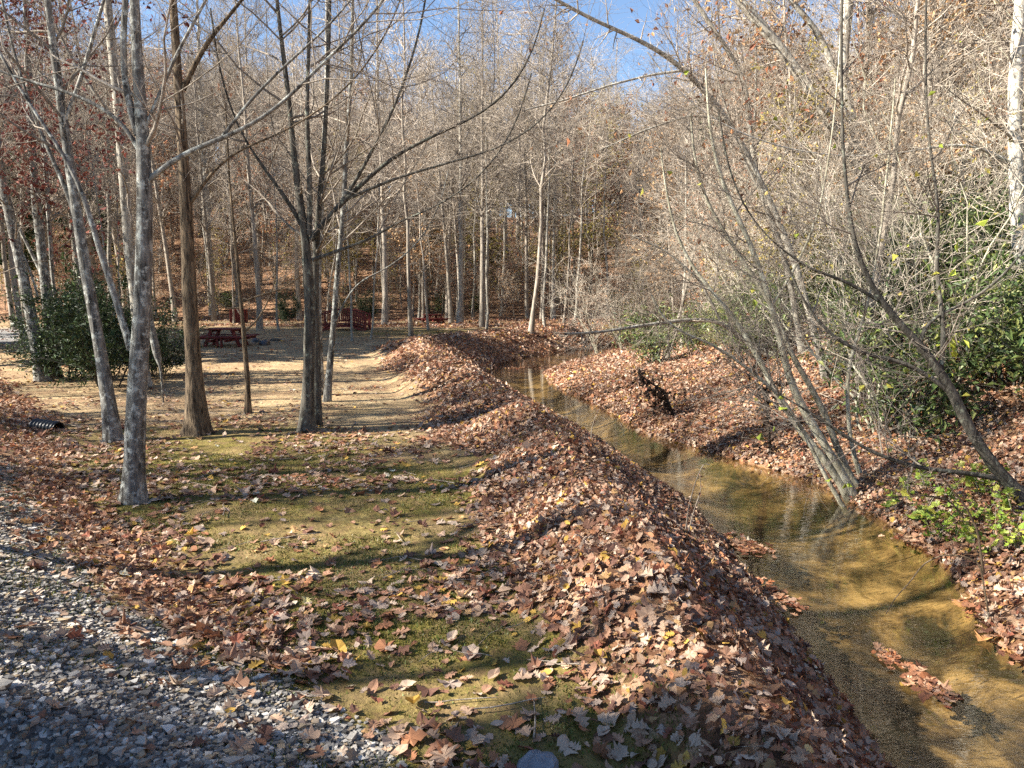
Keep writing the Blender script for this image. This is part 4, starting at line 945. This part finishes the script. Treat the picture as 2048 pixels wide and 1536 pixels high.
b = hit(866, 648); picnic_table('smaller looking red picnic table at the far edge of the clearing', b, .5, .8)
# plank bin
b = hit(478, 645); t = thing('plank_bin', 'red plank bin standing behind the red picnic table', 'bin', (b[0], b[1], tz(b[0], b[1]) - .02), None, .2)
for k in range(7):
    x0 = -.5 + k * .143
    for sy in (-.45, .45): solid('plank', box(x0 + .004, x0 + .139, sy - .015, sy + .015, .02, .85 + .02 * (k % 2)), M_red, t)
    if k < 6:
        for sx in (-.52, .52): solid('plank', box(sx - .015, sx + .015, -.42 + k * .143, -.42 + k * .143 + .135, .02, .85), M_red, t)
solid('lid', box(-.56, .56, -.5, .5, .88, .92), M_red, t); solid('rail', box(-.5, .5, -.49, -.468, .3, .38), M_red, t); solid('rail', box(-.5, .5, -.49, -.468, .62, .70), M_red, t)
# footbridge
b = hit(690, 660); t = thing('footbridge', 'small arched red wooden footbridge with picket railings', 'bridge', (b[0], b[1], tz(b[0], b[1]) - .03), None, -.08)
arch = lambda x: .10 + .32 * (1 - (x / 1.3) ** 2)
for k in range(17):
    x = -1.2 + k * .15; solid('deck_plank', (lambda V: (V[0] + [x, 0, arch(x)], V[1]))(box(-.065, .065, -.5, .5, -.02, .02)), M_red, t)
for sy in (-.5, .5):
    xs = np.linspace(-1.3, 1.3, 15)
    for nm, dz, hh in (('stringer', -.14, .11), ('hand_rail', .80, .06), ('lower_rail', .14, .05)):
        solid(nm, boxes([beam((xs[i], sy + .001 * i, arch(xs[i]) + dz), (xs[i + 1] + .004, sy + .001 * i, arch(xs[i + 1]) + dz), .06, hh) for i in range(14)]), M_red, t, 0)
    for k in range(21):
        x = -1.2 + k * .12; solid('picket', box(x - .022, x + .022, sy - .052 if sy < 0 else sy + .032, sy - .034 if sy < 0 else sy + .05, arch(x) + .08, arch(x) + .82), M_red, t, 0)
    for x in (-1.3, 1.3): solid('post', box(x - .05, x + .05, sy - .05, sy + .05, -.1, .98), M_red, t)
# culvert pipe
b = hit(118, 862); t = thing('culvert_pipe', 'black corrugated plastic culvert pipe poking out of the embankment', 'pipe', (b[0], b[1], tz(b[0], b[1]) - .03), None, -.3)
n = 60; xs = np.linspace(-.55, 0, n); rr = .125 + .010 * np.sin(xs * 2 * pi / .075)
P = np.stack([xs, np.zeros(n), .06 - xs * .06], 1); obj('pipe_shell', tube_mesh('pipe_shell', [(P[None], rr[None], 28)], M_plastic), t)
obj('pipe_lining', tube_mesh('pipe_lining', [(P[::-1][None].copy(), np.full((1, n), .106), 28)], M_plastic), t)
a_ = np.arange(28) * 2 * pi / 28; rim = np.concatenate([np.stack([np.zeros(28), r * np.cos(a_), r * np.sin(a_) + .06], 1) for r in (rr[-1], .106)])
obj('rim', make_mesh('rim', rim, [np.stack([np.arange(28), (np.arange(28) + 1) % 28, 28 + (np.arange(28) + 1) % 28, 28 + np.arange(28)], 1)], M_plastic, smooth=False), t)
# rocks
def rock(label, x, y, sx, sy, sz, seed, name='rock', dz=0, mat=None):
    rg = np.random.default_rng(seed); me = bpy.data.meshes.new(name); import bmesh
    bm = bmesh.new(); bmesh.ops.create_icosphere(bm, subdivisions=3, radius=1)
    V = np.array([v.co[:] for v in bm.verts]); pl = unit(rg.normal(size=(14, 3))); d = rg.uniform(.62, .9, 14)
    for q, dd in zip(pl, d): k = np.maximum(V @ q - dd, 0); V = V - k[:, None] * q
    V = V * [sx, sy, sz] + rg.normal(0, .004, V.shape)
    for v, c in zip(bm.verts, V): v.co = c
    bm.to_mesh(me); bm.free(); me.materials.append(mat or M_rock)
    o = obj(name, me, None, (x, y, tz(x, y) + dz)); tag(o, label, 'rock'); o.rotation_euler = (0, 0, rg.uniform(0, 6)); return o
b = hit(1078, 1535); rock('blue grey rock cut by the bottom edge among the leaves', b[0], b[1] - .04, .17, .13, .09, 4)
b = hit(530, 690); rock('dark stone lying right of the red picnic table', b[0], b[1], .42, .28, .22, 5, mat=M_plastic); b = hit(512, 684); rock('second dark stone by the table bench end', b[0], b[1], .25, .22, .26, 6, mat=M_plastic)
b = hit(548, 682); rock('flat mossy stone beside the dark stones by the table', b[0], b[1], .35, .3, .12, 7, mat=B_dark)
